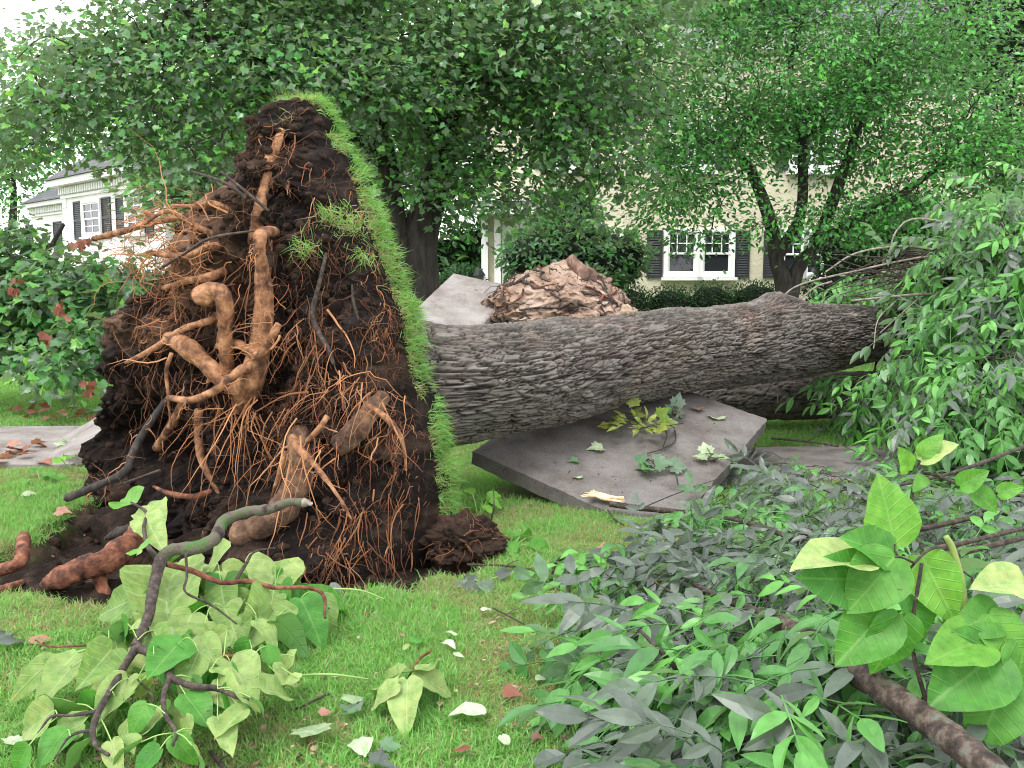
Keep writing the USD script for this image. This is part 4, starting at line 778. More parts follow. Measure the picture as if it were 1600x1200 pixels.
# entrance with white posts and a small hood
for a in (752, 772, 812): mesh(cream, 'post', W1.box(W1.hit(a), W1.hit(a + 10), 0, 2.75, .02, .16), M_WHITE)
mesh(cream, 'door_hood', cat_vf([W1.box(W1.hit(742), W1.hit(830), 2.76, 3.02, .01, .7), W1.box(W1.hit(739), W1.hit(833), 3.021, 3.09, .01, .8)]), M_WHITE)
dr = mesh(cream, 'door', W1.box(W1.hit(784), W1.hit(811), 0, 2.6, .004, .06), M_WHITE); mesh(dr, 'handle', rock(W1.p0 + W1.u * (W1.hit(808)) + W1.o * .09 + np.array([0, 0, 1.0]), (.04, .04, .04), 1, 2, .0), M_SHUTTER, True)
# ---- white brick house at the left
white = thing('brick_house', 'white painted brick house with grey roof and black shutters at the left', 'house', (-10, 27, 0))
corner = P(262, 420, 26.0)[:2]; far = P(104, 420, 32.0)[:2]
W2 = Wall(corner, far); W2.u = W2.u; mesh(white, 'wall', W2.box(0, W2.len, -.3, 4.15, -7, 0), M_WBRICK)
d2 = W2.u * [1, 1, 0]; p3 = W2.p0 + W2.u * W2.len - W2.o * 1.6; W3 = Wall(p3[:2], (p3 + W2.u * 9)[:2]); mesh(white, 'wall', W3.box(0.003, W3.len, -.3, 3.95, -6, 0), M_WBRICK)
mesh(white, 'cornice', cat_vf([W2.box(-.25, W2.len + .25, 4.153, 4.34, -.2, .42), W2.box(-.05, W2.len + .05, 3.8, 3.88, .003, .07), W3.box(.45, W3.len, 3.953, 4.1, -.2, .36), W3.box(0.1, W3.len, 3.62, 3.69, .003, .06)]), M_WHITE)
mesh(white, 'dentils', cat_vf([W2.box(.05 + k * .2, .15 + k * .2, 3.92, 4.12, .003, .16) for k in range(int(W2.len / .2))] + [W3.box(.1 + k * .2, .2 + k * .2, 3.73, 3.93, .003, .14) for k in range(int(W3.len / .2))]), M_WHITE, kind='stuff')
mesh(white, 'quoins', cat_vf([W2.box(e0, e0 + (.34 if k % 2 else .24), k * .32, k * .32 + .29, .002, .03) for k in range(12) for e0 in (0.0,)] + [W2.box(W2.len - (.34 if k % 2 else .24), W2.len, k * .32, k * .32 + .29, .002, .03) for k in range(12)]), M_WHITE)
def roof2(w, z0, zr, o1, ora, ua, ub, ia, ib, name='roof'):
    q = [w.p0 + w.u * a + w.o * o_ + np.array([0, 0, z_]) for a, o_, z_ in ((ua, o1, z0), (ub, o1, z0), (ib, ora, zr), (ia, ora, zr), (ua, 2 * ora - o1, z0), (ub, 2 * ora - o1, z0))]
    mesh(white, name, (np.array(q), np.array([(0, 1, 2), (0, 2, 3), (0, 3, 4), (4, 3, 2), (4, 2, 5), (1, 5, 2), (0, 4, 5), (0, 5, 1)])), M_ROOF)
roof2(W2, 4.35, 7.6, .5, -4.2, -.4, W2.len + .4, 3.2, W2.len - 3.4); roof2(W3, 4.11, 6.6, .45, -3.6, -2, W3.len, -2, W3.len - 3)
def z2(px, py): return W2.z(px, py)
for a, b, sl, sr in ((137, 163, (122, 134), (187 - 28, 0)), (205, 229, (186, 199), (0, 0))):
    a_, b_ = sorted((W2.hit(a), W2.hit(b))); window(white, W2, a_, b_, 2.62, 3.55, 2, 2)
for a, b in ((121, 133), (165, 178), (187, 200), (231, 244)): a_, b_ = sorted((W2.hit(a), W2.hit(b))); shutter(white, W2, a_, b_, 2.48, 3.66)
a_, b_ = sorted((W3.hit(26), W3.hit(42))); window(white, W3, a_, b_, 2.35, 3.25, 2, 2)
for a, b in ((45, 55), (88, 100), (12, 22)): a_, b_ = sorted((W3.hit(a), W3.hit(b))); shutter(white, W3, a_, b_, 2.15, 3.35)
W4 = Wall(P(262, 420, 26.0)[:2], (W2.p0 - W2.o * 7)[:2])

# ================================================================== STANDING TREES
rt = np.random.default_rng(41)
MAPLES = [maple(rt, f_) for f_ in (.02, .15, .3)]
OVALS = [oval()]
OV2 = 1
def tree(name, label, base, stems, ells, ntgt, leaf_protos, leaf_mat_, per, rad, flat, size, tip_r, rng, bark=None, parts=300, tint=(.5, .22), low=None, droop=.35, sub=4, group=None, big=.03, cat='tree', sag=.1, shell=.35):
    """stems: list of (points, radii): the trunk first, then the forks; twigs grow from them to the crown"""
    t_ = thing(name, label, cat, base, group); bark = bark or M_DBARK
    seeds, par = [], []
    for k, (pts, rad_) in enumerate(stems):
        c = spline(np.array(pts), 22); r = np.interp(np.linspace(0, 1, 22), np.linspace(0, 1, len(rad_)), rad_)
        mesh(t_, 'trunk' if k == 0 else 'stem', lumpy(tube(c, r, 14), max(rad_) * .12, 5, k + 3), bark, True)
        o = len(seeds); seeds += list(c[6 if k == 0 else 3:]); par += [-1] + list(range(o, len(seeds) - 1))
    tg = in_ellipsoids(rng, ntgt, ells, shell)
    if low is not None: tg = tg[tg[:, 2] > low]
    A, PA, tips = skeleton((np.array(seeds), par), tg, rng, .25, sub, .07, sag)
    limbs, twigs, _ = skeleton_tubes(A, PA, len(seeds), tip_r, 2.3, min(x[1][-1] for x in stems) * 1.1, big)
    for vf in limbs: mesh(t_, 'limb', vf, bark, True)
    if twigs: mesh(t_, 'twigs', cat_vf(twigs), bark, False, kind='stuff')
    pos, d, n_, sz = sprays(rng, A[tips], tip_dirs(A, PA, tips), per, rad, flat, size, droop, .5)
    clump = np.repeat(rng.normal(0, .14, len(tips)), per)
    ti_ = np.clip(rng.normal(tint[0], tint[1], len(pos)) + clump, 0, 1)
    foliage(t_, place(leaf_protos, pos, d, n_, sz, ti_, rng), pos, leaf_mat_, parts)
    return t_
m0 = P(652, 420, 13.0); mb = m0 * [1, 1, 0]
main_ells = [(P(640, 60, 12.5), (3.2, 2.6, 1.5)), (P(330, 90, 11.5), (2.1, 1.8, 1.0)), (P(170, 165, 11.0), (1.2, 1.3, .6)), (P(60, 200, 11.5), (.75, 1.2, .5)), (P(860, 90, 12.5), (1.8, 2.2, 1.2)), (P(700, 250, 12.2), (1.0, 1.0, .6)),
             (P(880, 250, 12.6), (1.3, 1.3, .55)), (P(520, 120, 11.2), (1.5, 1.2, .8)), (P(330, 215, 11.0), (1.2, 1.0, .3)), (P(740, 330, 12.4), (.5, .6, .35)), (P(380, -80, 12), (2.6, 2, .8)), (P(960, -40, 12.5), (1.6, 1.6, .6)), (P(150, 90, 12.0), (.7, 1.2, .5)), (P(20, 225, 12.5), (.6, .9, .45)), (P(-30, 170, 12), (.7, .9, .5)), (P(100, 240, 11.6), (.6, .7, .22)), (P(20, 265, 12), (.4, .6, .16)), (P(850, 325, 12.8), (.9, .7, .3)), (P(760, 310, 12.4), (.5, .6, .35)), (P(960, 300, 13), (.8, .7, .35)), (P(250, 262, 11.6), (.6, .6, .18)), (P(930, 370, 13.4), (.6, .5, .22))]
tree('maple_tree', 'large broad maple with a dark forked trunk behind the root plate', mb,
     [([mb + [0, 0, -.2], mb + [.02, 0, .9], P(652, 400, 13), P(660, 350, 13), P(690, 250, 13.1), P(712, 130, 13.2), P(740, 0, 13.2), P(760, -150, 13.3)], [.36, .30, .27, .23, .18, .15, .11, .06]),
      ([P(640, 410, 13), P(618, 350, 12.9), P(606, 260, 12.9), P(575, 120, 12.6), P(550, -40, 12.4)], [.2, .15, .13, .10, .05]),
      ([P(690, 250, 13.1), P(665, 150, 13.0), P(660, 30, 13), P(640, -120, 13)], [.13, .11, .09, .04]),
      ([P(606, 260, 12.9), P(520, 190, 12.2), P(420, 110, 11.6), P(330, 60, 11.2), P(285, 10, 11)], [.10, .085, .065, .05, .03]),
      ([P(700, 160, 13.2), P(790, 110, 13), P(880, 60, 12.8), P(960, 0, 12.6)], [.09, .07, .05, .03])],
     main_ells, 980, MAPLES, M_MAPLE, 54, .27, .5, .076, .006, rt, tint=(.56, .27), low=1.75)
cb = G(1228, 530); cb = P(1230, 470, 15.5) * [1, 1, 0]
crab_ells = [(P(1220, 130, 15.5), (2.4, 2.2, 1.5)), (P(1420, 180, 15.2), (1.8, 2.0, 1.4)), (P(1080, 250, 15.0), (1.3, 1.5, .9)), (P(1380, 330, 15.2), (1.3, 1.5, .5)), (P(1000, 150, 15.4), (1.1, 1.5, .8)), (P(1090, 330, 14.6), (.75, .8, .35)), (P(1230, 340, 14.6), (.8, .8, .25)), (P(1540, 260, 15), (.9, 1.2, .8)), (P(1150, -30, 15.5), (2.6, 2, .8)), (P(1440, 20, 15.4), (1.5, 1.8, .9)), (P(1070, 355, 14.6), (.8, .7, .28)), (P(1170, 350, 14.4), (.55, .6, .22)), (P(1000, 340, 15), (.6, .7, .35)), (P(1310, 360, 14.6), (.7, .6, .3))]
tree('ornamental_tree', 'spreading small leaved tree with several dark stems in front of the cream house', cb,
     [([cb + [0, 0, -.2], P(1226, 455, 15.5), P(1213, 405, 15.5), P(1207, 360, 15.5), P(1175, 270, 15.4), P(1130, 220, 15.3)], [.18, .15, .12, .105, .08, .05]),
      ([P(1236, 465, 15.5), P(1246, 420, 15.5), P(1275, 380, 15.4), P(1310, 290, 15.4), P(1340, 200, 15.4), P(1370, 80, 15.4)], [.12, .115, .10, .085, .06, .04]),
      ([P(1213, 405, 15.5), P(1230, 375, 15.5), P(1252, 330, 15.5), P(1253, 215, 15.5), P(1235, 125, 15.5), P(1245, 20, 15.5)], [.09, .09, .085, .07, .05, .03]),
      ([P(1275, 380, 15.4), P(1330, 350, 15.3), P(1400, 310, 15.2), P(1480, 250, 15.2)], [.09, .08, .06, .03]), ([P(1253, 215, 15.5), P(1285, 190, 15.5), P(1260, 165, 15.5)], [.05, .045, .03])],
     crab_ells, 820, OVALS, M_CRAB, 64, .28, .55, .092, .006, rt, tint=(.62, .24), low=1.9)
# trees behind
def far_tree(label, px, d, ells, ntgt, mat, per, rad, size, tint, name='background_tree', h=2.2, group=None, low=1.2):
    b0 = P(px, 470, d) * [1, 1, 0]; top_ = np.mean([e_[0] for e_ in ells], 0)
    return tree(name, label, b0, [([b0 - [0, 0, .2], b0 + [0, 0, h], b0 * .4 + top_ * .6, top_], [.3, .24, .16, .06])], ells, ntgt, OVALS, mat, per, rad, .6, size, .008, rt, parts=0, tint=tint, low=low, big=.05, sub=3)
far_tree('bright green tree far behind the forked maple, filling the gap above the plate', 560, 24, [(P(520, 200, 24), (5, 2, 3.0)), (P(760, 130, 25), (4.5, 2, 3.4)), (P(610, 380, 23), (2.2, 1.5, 1.6)), (P(400, 120, 25), (4, 2, 3))], 420, M_CRAB, 42, .6, .24, (.6, .2))
far_tree('soft green tree on the skyline at the far left beyond the white house', 20, 44, [(P(10, 215, 44), (3.2, 2, 2.0)), (P(120, 200, 46), (3, 2, 2.6)), (P(-80, 260, 44), (3, 2, 3)), (P(30, 290, 44), (2.5, 2, 1.4))], 200, M_CRAB, 40, .6, .26, (.6, .2))
far_tree('dark tall tree at the top right corner behind the ornamental tree', 1590, 19, [(P(1580, 60, 18), (1.3, 1.5, 1.6)), (P(1640, 250, 18), (1.2, 1.5, 1.4)), (P(1560, -60, 18), (1.4, 1.2, .8)), (P(1500, 380, 19), (1.2, 1.0, 1.0))], 240, M_DARKLEAF, 46, .36, .16, (.5, .3))
far_tree('tree behind the white house roof at the left', 330, 22, [(P(330, 300, 21), (1.6, 1.2, .9)), (P(300, 250, 21.5), (2.0, 1.4, .8)), (P(380, 400, 20), (.9, .8, .8))], 130, M_MAPLE, 36, .38, .2, (.45, .2), low=.8)

# ---- shrubs and hedges
def shrub(name, label, ells, n, size, mat, protos, tint, seed, cat='shrub', parts=0, core=True, stems_at=None, flatten=0.35):
    g = np.random.default_rng(seed); b0 = np.mean([e_[0] for e_ in ells], 0) * [1, 1, 0]; t_ = thing(name, label, cat, b0)
    vol = np.array([np.prod(np.array(r)) ** .67 for _, r in ells]); pick = g.choice(len(ells), n, p=vol / vol.sum()); C = np.array([ells[i][0] for i in pick]); R = np.array([ells[i][1] for i in pick])
    u = unit(g.normal(size=(n, 3))); rr_ = (1 + .35 * (fbm(u * 2.2 + pick[:, None] * 5.0, 3, seed) - .5)) * g.uniform(.72, 1.04, n); pos = C + u * R * rr_[:, None]
    keep = pos[:, 2] > .06; pos, u = pos[keep], u[keep]
    d = u + g.normal(0, .6, pos.shape) - [0, 0, flatten]; nn = u * .6 + g.normal(0, .5, pos.shape) + [0, 0, .8]
    ti_ = np.clip(g.normal(tint[0], tint[1], len(pos)), 0, 1)
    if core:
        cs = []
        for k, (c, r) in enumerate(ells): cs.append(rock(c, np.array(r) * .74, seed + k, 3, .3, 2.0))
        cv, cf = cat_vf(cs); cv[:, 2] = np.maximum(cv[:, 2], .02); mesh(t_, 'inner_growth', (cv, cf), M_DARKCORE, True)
    st_ = []
    for k in range(10):
        c, r = ells[k % len(ells)]; q = np.asarray(c) + g.normal(0, .4, 3) * r; st_.append(tube(spline([[q[0] * .3 + c[0] * .7, q[1] * .3 + c[1] * .7, -.05], (q + c) / 2 * [1, 1, .6], q], 8), np.linspace(.03, .008, 8), 5))
    for vf in st_[:4]: mesh(t_, 'stem', vf, M_DBARK, True)
    foliage(t_, place(protos, pos, d, nn, size * g.uniform(.7, 1.3, len(pos)), ti_, g), pos, mat, parts)
    return t_
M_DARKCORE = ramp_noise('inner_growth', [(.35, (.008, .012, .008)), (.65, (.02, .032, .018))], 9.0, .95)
M_HEDGE = leaf_mat('hedge_leaf', [(0.0, (0.022, 0.055, 0.022)), (1.0, (0.055, 0.16, 0.045))], 0.15, rough=.5, spec=.3)
shrub('clipped_hedge', 'low dark clipped hedge under the double window of the cream house', [(P(985, 480, 18), (.42, .45, .46)), (P(1045, 480, 18.3), (.5, .45, .42)), (P(1110, 478, 18.4), (.6, .45, .46)), (P(1180, 476, 18.5), (.6, .45, .48))], 9000, .05, M_HEDGE, OVALS, (.45, .3), 3, 'hedge')
shrub('broad_shrub', 'dark leafy shrub growing against the cream house left of its double window', [(P(880, 390, 18.5), (1.0, .8, .75)), (P(830, 400, 18), (.6, .6, .5)), (P(960, 400, 18.3), (.7, .6, .5)), (P(890, 330, 19), (.6, .6, .5)), (P(900, 450, 17.8), (.9, .6, .4))], 5200, .13, M_CRAB, OVALS, (.2, .2), 4)
shrub('round_shrub', 'rounded dark shrub beside the lantern post', [(P(722, 446, 17), (.38, .38, .36)), (P(704, 458, 16.8), (.3, .3, .3))], 3200, .06, M_HEDGE, OVALS, (.3, .3), 6)
shrub('yew_shrub', 'very dark tall shrub right of the ornamental tree stems', [(P(1340, 400, 18), (.8, .6, .9)), (P(1410, 370, 18.5), (.9, .6, 1.0)), (P(1480, 400, 18), (.8, .6, .9)), (P(1300, 460, 17.5), (.5, .5, .45))], 6000, .10, M_DARKLEAF, OVALS, (.4, .3), 7)
shrub('tall_hedge', 'green hedge in front of the white brick house', [(P(165, 455, 19), (.42, .5, .48)), (P(205, 452, 19), (.42, .5, .5)), (P(245, 455, 18.8), (.42, .5, .5)), (P(215, 500, 17.5), (.6, .5, .55)), (P(170, 520, 16.5), (.55, .5, .5)), (P(250, 520, 17), (.6, .5, .5)), (P(120, 470, 18.6), (.5, .5, .5)), (P(300, 470, 18.6), (.5, .5, .5))], 9000, .07, M_HEDGE, OVALS, (.55, .3), 8, 'hedge')
shrub('background_shrub', 'bank of green shrubs between the two houses behind the maple trunk', [(P(520 + 48 * k, 430 - 14 * (k % 3), 25), (1.0, .8, .95)) for k in range(6)], 7000, .16, M_CRAB, OVALS, (.35, .2), 9)
# board fence between trunk and shrub, lantern post
fe = thing('board_fence', 'weathered dark board fence beside the maple trunk', 'fence', P(685, 500, 19) * [1, 1, 0])
M_FENCE = ramp_noise('weathered_board', [(.35, (.035, .028, .024)), (.65, (.085, .07, .06))], 5, .85, stretch=(6, 6, .6))
for k in range(16):
    p_ = P(655 + k * 6, 490, 19); h_ = 1.35 + .02 * (k % 3); mesh(fe, 'board', box((p_[0], p_[1], h_ / 2), (.066, .022, h_)), M_FENCE)
for z_ in (.35, 1.1): a_, b_ = P(652, 490, 19), P(750, 490, 19); mesh(fe, 'rail', box(((a_[0] + b_[0]) / 2, a_[1] + .035, z_), (b_[0] - a_[0], .04, .08)), M_FENCE)
lp = P(749, 440, 16); lamp = thing('lantern_post', 'slim dark lantern post in front of the house entrance', 'lamp post', lp * [1, 1, 0]); M_IRON = plain('dark_iron', (.03, .03, .032), .45)
def lathe(c, prof, sides=12): q = np.array([[0, 0, z_] for _, z_ in prof]) + c; return tube(q, [r_ for r_, _ in prof], sides)
zb = lp[2] - .12
mesh(lamp, 'post', lathe(lp * [1, 1, 0], [(.05, -.1), (.05, .3), (.03, .33), (.028, zb - .02), (.04, zb)]), M_IRON, 30)
mesh(lamp, 'crossbar', box((lp[0], lp[1], zb - .22), (.26, .02, .02)), M_IRON)
mesh(lamp, 'lantern', lathe(lp * [1, 1, 0], [(.045, zb + .002), (.06, zb + .02), (.085, zb + .2), (.09, zb + .21)], 6), plain('lantern_glass', (.10, .11, .12), .15), False)
mesh(lamp, 'cap', lathe(lp * [1, 1, 0], [(.115, zb + .212), (.11, zb + .23), (.05, zb + .31), (.02, zb + .33), (.014, zb + .40), (.004, zb + .44)], 6), M_IRON, False)

# ---- fallen maple crown at the left
rl = np.random.default_rng(53)
lf = thing('fallen_maple_crown', 'fallen leafy maple crown with dark branches lying on the lawn at the left', 'fallen branch', P(60, 600, 11.5) * [1, 1, 0])
lell = [(P(60, 470, 11.5), (.8, .7, .55)), (P(130, 440, 11.3), (.55, .5, .45)), (P(30, 560, 11), (.6, .5, .3)), (P(150, 530, 10.8), (.40, .4, .35)), (P(20, 400, 12), (.5, .6, .4)), (P(100, 580, 10.6), (.55, .4, .22)), (P(-60, 480, 11.5), (.7, .6, .7)), (P(165, 470, 11), (.30, .4, .3))]
sd = [spline([P(-120, 640, 11.5), P(-20, 600, 11.2), P(40, 530, 11.3), P(90, 450, 11.5)], 10), spline([P(-100, 560, 11.6), P(20, 470, 11.5), P(70, 400, 11.7), P(100, 350, 11.8)], 10), spline([P(-60, 600, 11.2), P(20, 575, 11), P(90, 562, 10.8)], 8)]
for k, q in enumerate(sd): mesh(lf, 'limb', tube(q, np.linspace(.06, .02, len(q)), 8), M_DBARK, True)
so = np.vstack(sd); sp = [-1] + list(range(9)) + [-1] + list(range(10, 19)) + [-1] + list(range(20, 27))
tgl = in_ellipsoids(rl, 230, lell, .3); tgl = tgl[tgl[:, 2] > .08]
A_, PA_, tips = skeleton((so, sp), tgl, rl, .3, 4, .06, .1); limbs, twigs, _ = skeleton_tubes(A_, PA_, len(so), .005, 2.3, .04, .022)
for vf in limbs: mesh(lf, 'limb', vf, M_DBARK, True)
mesh(lf, 'twigs', cat_vf(twigs), M_DBARK, False, kind='stuff')
pos, d, n_, sz = sprays(rl, A_[tips], tip_dirs(A_, PA_, tips), 20, .14, .7, .112, .6, .5); pos[:, 2] = np.maximum(pos[:, 2], .04)
ti_ = np.clip(rl.normal(.55, .28, len(pos)), 0, 1); foliage(lf, place(MAPLES, pos, d, n_, sz, ti_, rl), pos, M_MAPLE, 300)
for a, b in ((95, 482), (127, 375), (190, 590), (25, 450), (75, 530), (140, 610)):
    c = P(a, b, 10.3); k = 7; ps = c + rl.normal(0, .04, (k, 3)); pl = place(MAPLES, ps, rl.normal(0, .5, (k, 3)) - [0, 0, 1], rl.normal(0, .6, (k, 3)) + [0, -1, .3], np.full(k, .09), np.clip(rl.normal(.15, .2, k), 0, 1), rl); v, f, t_, _ = merged(pl); mesh(lf, 'withered_cluster', (v, f), M_BROWNLEAF, False, t_, label='small cluster of withered reddish brown leaves')

# ================================================================== FOREGROUND
rf = np.random.default_rng(67)
def gpt(px, py, h=0.0): return G(px, py, h)
def stick(pts, radii, n=None, sides=10, lump=.12, mat=None, seed=0):
    """pts: (px, py, height above the lawn); radii in metres"""
    p = np.array([G(a, b, h) for a, b, h in pts]); n = n or 7 * len(pts); c = spline(p, n); r = np.interp(np.linspace(0, 1, n), np.linspace(0, 1, len(radii)), radii)
    r = r * (1 + .2 * (fbm(c * 22, 3, seed) - .5) * 2); return lumpy(tube(c, r, sides), max(radii) * lump, .8 / max(radii), seed)
# ---- ash branch heap at the right
hp = thing('fallen_branch', 'wet brown log with a heap of grey green leaves filling the lower right corner', 'fallen branch', gpt(1250, 1000))
mesh(hp, 'log', stick([(1200, 965, .30), (1268, 1000, .32), (1330, 1045, .32), (1420, 1105, .31), (1500, 1165, .30), (1570, 1225, .28), (1660, 1310, .25)], [.026, .036, .040, .041, .042, .042, .040], 90, 22, .14, seed=3), M_LOG, True, label='bare wet brown log with patches of grey lichen')
for pts_, rr_ in (([(1110, 806, on_slab(1110, 806, .03)[2]), (1180, 820, .16), (1280, 850, .16), (1420, 830, .25), (1560, 800, .3)], [.018, .017, .015, .014, .013]), ([(1270, 1000, .2), (1350, 940, .3), (1450, 880, .35), (1600, 840, .4)], [.016, .018, .016, .012]),
                  ([(1440, 868, .3), (1500, 850, .34), (1620, 820, .36)], [.010, .012, .013]), ([(1200, 965, .22), (1120, 930, .2), (1060, 900, .14)], [.022, .015, .008]), ([(1000, 985, .30), (1030, 1015, .28), (1065, 1050, .2), (1120, 1080, .1)], [.006, .009, .010, .010]),
                  ([(1400, 760, .42), (1500, 735, .5), (1620, 690, .5)], [.008, .010, .012]), ([(1330, 1045, .19), (1200, 1060, .14), (1100, 1100, .08)], [.02, .014, .008])):
    mesh(hp, 'limb', stick(pts_, rr_, sides=8, seed=int(pts_[0][0])), M_TWIG, True)
poly = Polygon([(862, 960), (900, 900), (935, 862), (1010, 820), (1075, 800), (1140, 760), (1215, 715), (1330, 735), (1420, 705), (1500, 690), (1700, 640), (1700, 1260), (1060, 1260), (1030, 1205), (985, 1150), (925, 1085), (895, 1045), (935, 1010)])
tgt, hz = [], []
while len(tgt) < 1900:
    x, y = rf.uniform(860, 1700), (rf.uniform(640, 1260) if len(tgt) < 1000 else rf.uniform(640, 900))
    if not poly.contains(Point(x, y)): continue
    inn = poly.exterior.distance(Point(x, y)); h = .06 + min(inn / 260, 1) * .30 * rf.uniform(.3, 1.15)
    if SLAB_PX.contains(Point(x, y)): h = max(h, on_slab(x, y, .05)[2])
    tgt.append(G(x, y, h)); hz.append(inn)
tgt = np.array(tgt); logp = np.array([G(a, b, h) for a, b, h in ((1200, 965, .2), (1330, 1045, .19), (1500, 1165, .16), (1280, 850, .16), (1420, 830, .25), (1560, 800, .3), (1450, 880, .35), (1120, 930, .2), (1500, 735, .5), (1200, 1060, .12))])
A_, PA_, tips = skeleton((logp, [-1] * len(logp)), tgt[::3], rf, .3, 4, .06, .1)
limbs, twigs, _ = skeleton_tubes(A_, PA_, len(logp), .0022, 2.3, .014, .010)
for vf in limbs[:40]: mesh(hp, 'limb', vf, M_TWIG, True)
mesh(hp, 'twigs', cat_vf(twigs + limbs[40:]), M_TWIG, False, kind='stuff')
# compound leaves hang outwards and down from every twig, towards the open lawn
pos = np.concatenate([tgt, A_[tips] + rf.normal(0, .03, A_[tips].shape)]); N_ = len(pos)
d = np.array([-.75, -.55, -.30]) + rf.normal(0, .55, (N_, 3)); nn = rf.normal(0, .32, (N_, 3)) + [-.15, -.25, 1.0]
sz = rf.uniform(.18, .34, N_) * np.where(pos[:, 1] < 4.2, 1.18, 1.0); px_, py_, w_ = proj(pos)
tipx, tipy, _ = proj(pos + unit(d) * sz[:, None] * .7); from shapely.geometry import LineString
logline = LineString([(1262, 996), (1330, 1045), (1420, 1105), (1500, 1165), (1660, 1310)]); ok_ = np.array([min(logline.distance(Point(a, b)), logline.distance(Point(c, e_))) > 26 or z_ < .16 or a < 1300 for a, b, c, e_, z_ in zip(px_, py_, tipx, tipy, pos[:, 2])]); pos, d, nn, sz, px_, N_ = pos[ok_], d[ok_], nn[ok_], sz[ok_], px_[ok_], int(ok_.sum())
gcl = fbm(pos * 2.2, 3, 77); ti_ = np.clip(.40 + (gcl - .5) * 2.0 + rf.normal(0, .16, N_) + np.clip((1010 - px_) / 260, 0, .5), 0, 1)
ASH2 = [compound(rf, 3 if k % 2 else 2) for k in range(8)]
foliage(hp, place(ASH2, pos, d, nn, sz, ti_, rf), pos, M_ASH, 300, edge=60)
# two low sprigs at the bottom edge
for cx, cy in ((930, 1180), (1010, 1195)):
    t_ = thing('leaf_sprig', 'dark green leaf sprig on the lawn at the bottom edge, ' + ('left of the pair' if cx < 960 else 'nearer the heap'), 'leaf sprig', gpt(cx, cy)); k = 6
    ps = np.repeat(gpt(cx, cy, .05)[None], k, 0) + rf.normal(0, .035, (k, 3)); ps[:, 2] = rf.uniform(.03, .09, k)
    for v, f, tt, uv, idx in place(ASH2, ps, rf.normal(0, .7, (k, 3)) * [1, 1, .2] + [-.1, -.5, 0], rf.normal(0, .3, (k, 3)) + [0, 0, 1], rf.uniform(.16, .24, k), rf.uniform(.2, .7, k), rf):
        for q in range(len(v)): mesh(t_, 'leaf', (v[q], f), M_ASH, False, float(tt[q]))
    mesh(t_, 'twig', stick([(cx - 30, cy + 20, .03), (cx, cy, .05), (cx + 40, cy - 25, .04)], [.003, .004, .003], 8, 5), M_TWIG, True)
# broken stick with a torn pale end
bs = thing('broken_branch', 'broken dark branch with a pale torn end lying along the slab edge', 'branch', gpt(1000, 795))
mesh(bs, 'branch', stick([(a, b, on_slab(a, b, .03)[2]) for a, b in ((952, 787), (985, 792), (1040, 798), (1110, 806))], [.020, .020, .019, .018], 24, 10), M_TWIG, True)
tw = trimesh.util.concatenate([trimesh.Trimesh(*tube(spline([on_slab(972, 789, .03) + rf.normal(0, .007, 3), on_slab(935, 783 + rf.uniform(-4, 4), .04), on_slab(rf.uniform(905, 930), 778 + rf.uniform(-3, 9), .05)], 6), [.013, .011, .009, .008, .006, .002], 5)) for _ in range(14)])
mesh(bs, 'torn_end', (np.array(tw.vertices), np.array(tw.faces)), M_WOOD, True)
mesh(bs, 'twig', stick([(a, b, on_slab(a, b, .03)[2]) for a, b in ((950, 797), (965, 815), (1000, 828), (1060, 830))], [.006, .006, .005, .003], 18, 6), M_TWIG, True)
mesh(bs, 'twig', stick([(a, b, on_slab(a, b, .05)[2]) for a, b in ((1000, 795), (1060, 770), (1130, 745))], [.004, .004, .002], 12, 5), M_TWIG, True)

# ---- catalpa leaves: big heart shaped leaves
HEARTS = [heart(rf, c, f_) for c, f_ in ((.1, .15), (.35, .2), (.2, .45), (.55, .1), (.05, .32), (.4, .6))]
def big_leaf(parent, base_, tip_, nrm_, mat, tint, proto=None, width=1.0, name='leaf', label=None):
    """one heart leaf from its stalk to its tip"""
    v, f, uv = HEARTS[rf.integers(len(HEARTS))] if proto is None else HEARTS[proto]; d = np.asarray(tip_) - np.asarray(base_); ln = np.linalg.norm(d); fr = frames(d[None], np.asarray(nrm_, float)[None])[0]
    return mesh(parent, name, ((v * [width, 1, 1]) @ fr * ln + base_, f), mat, True, tint, uv, label=label)
cat = thing('catalpa_sprig', 'upright sprig of big bright green heart shaped leaves in the right foreground', 'leafy branch', gpt(1450, 1050))
def cl(bx, by, bd, tx, ty, td, nrm_, tint, proto, under=False, w=1.0): return big_leaf(cat, P(bx, by, bd), P(tx, ty, td), nrm_, M_CATUNDER if under else M_CATALPA, tint, proto, w)
TOC = np.array([-.05, -.85, .5])
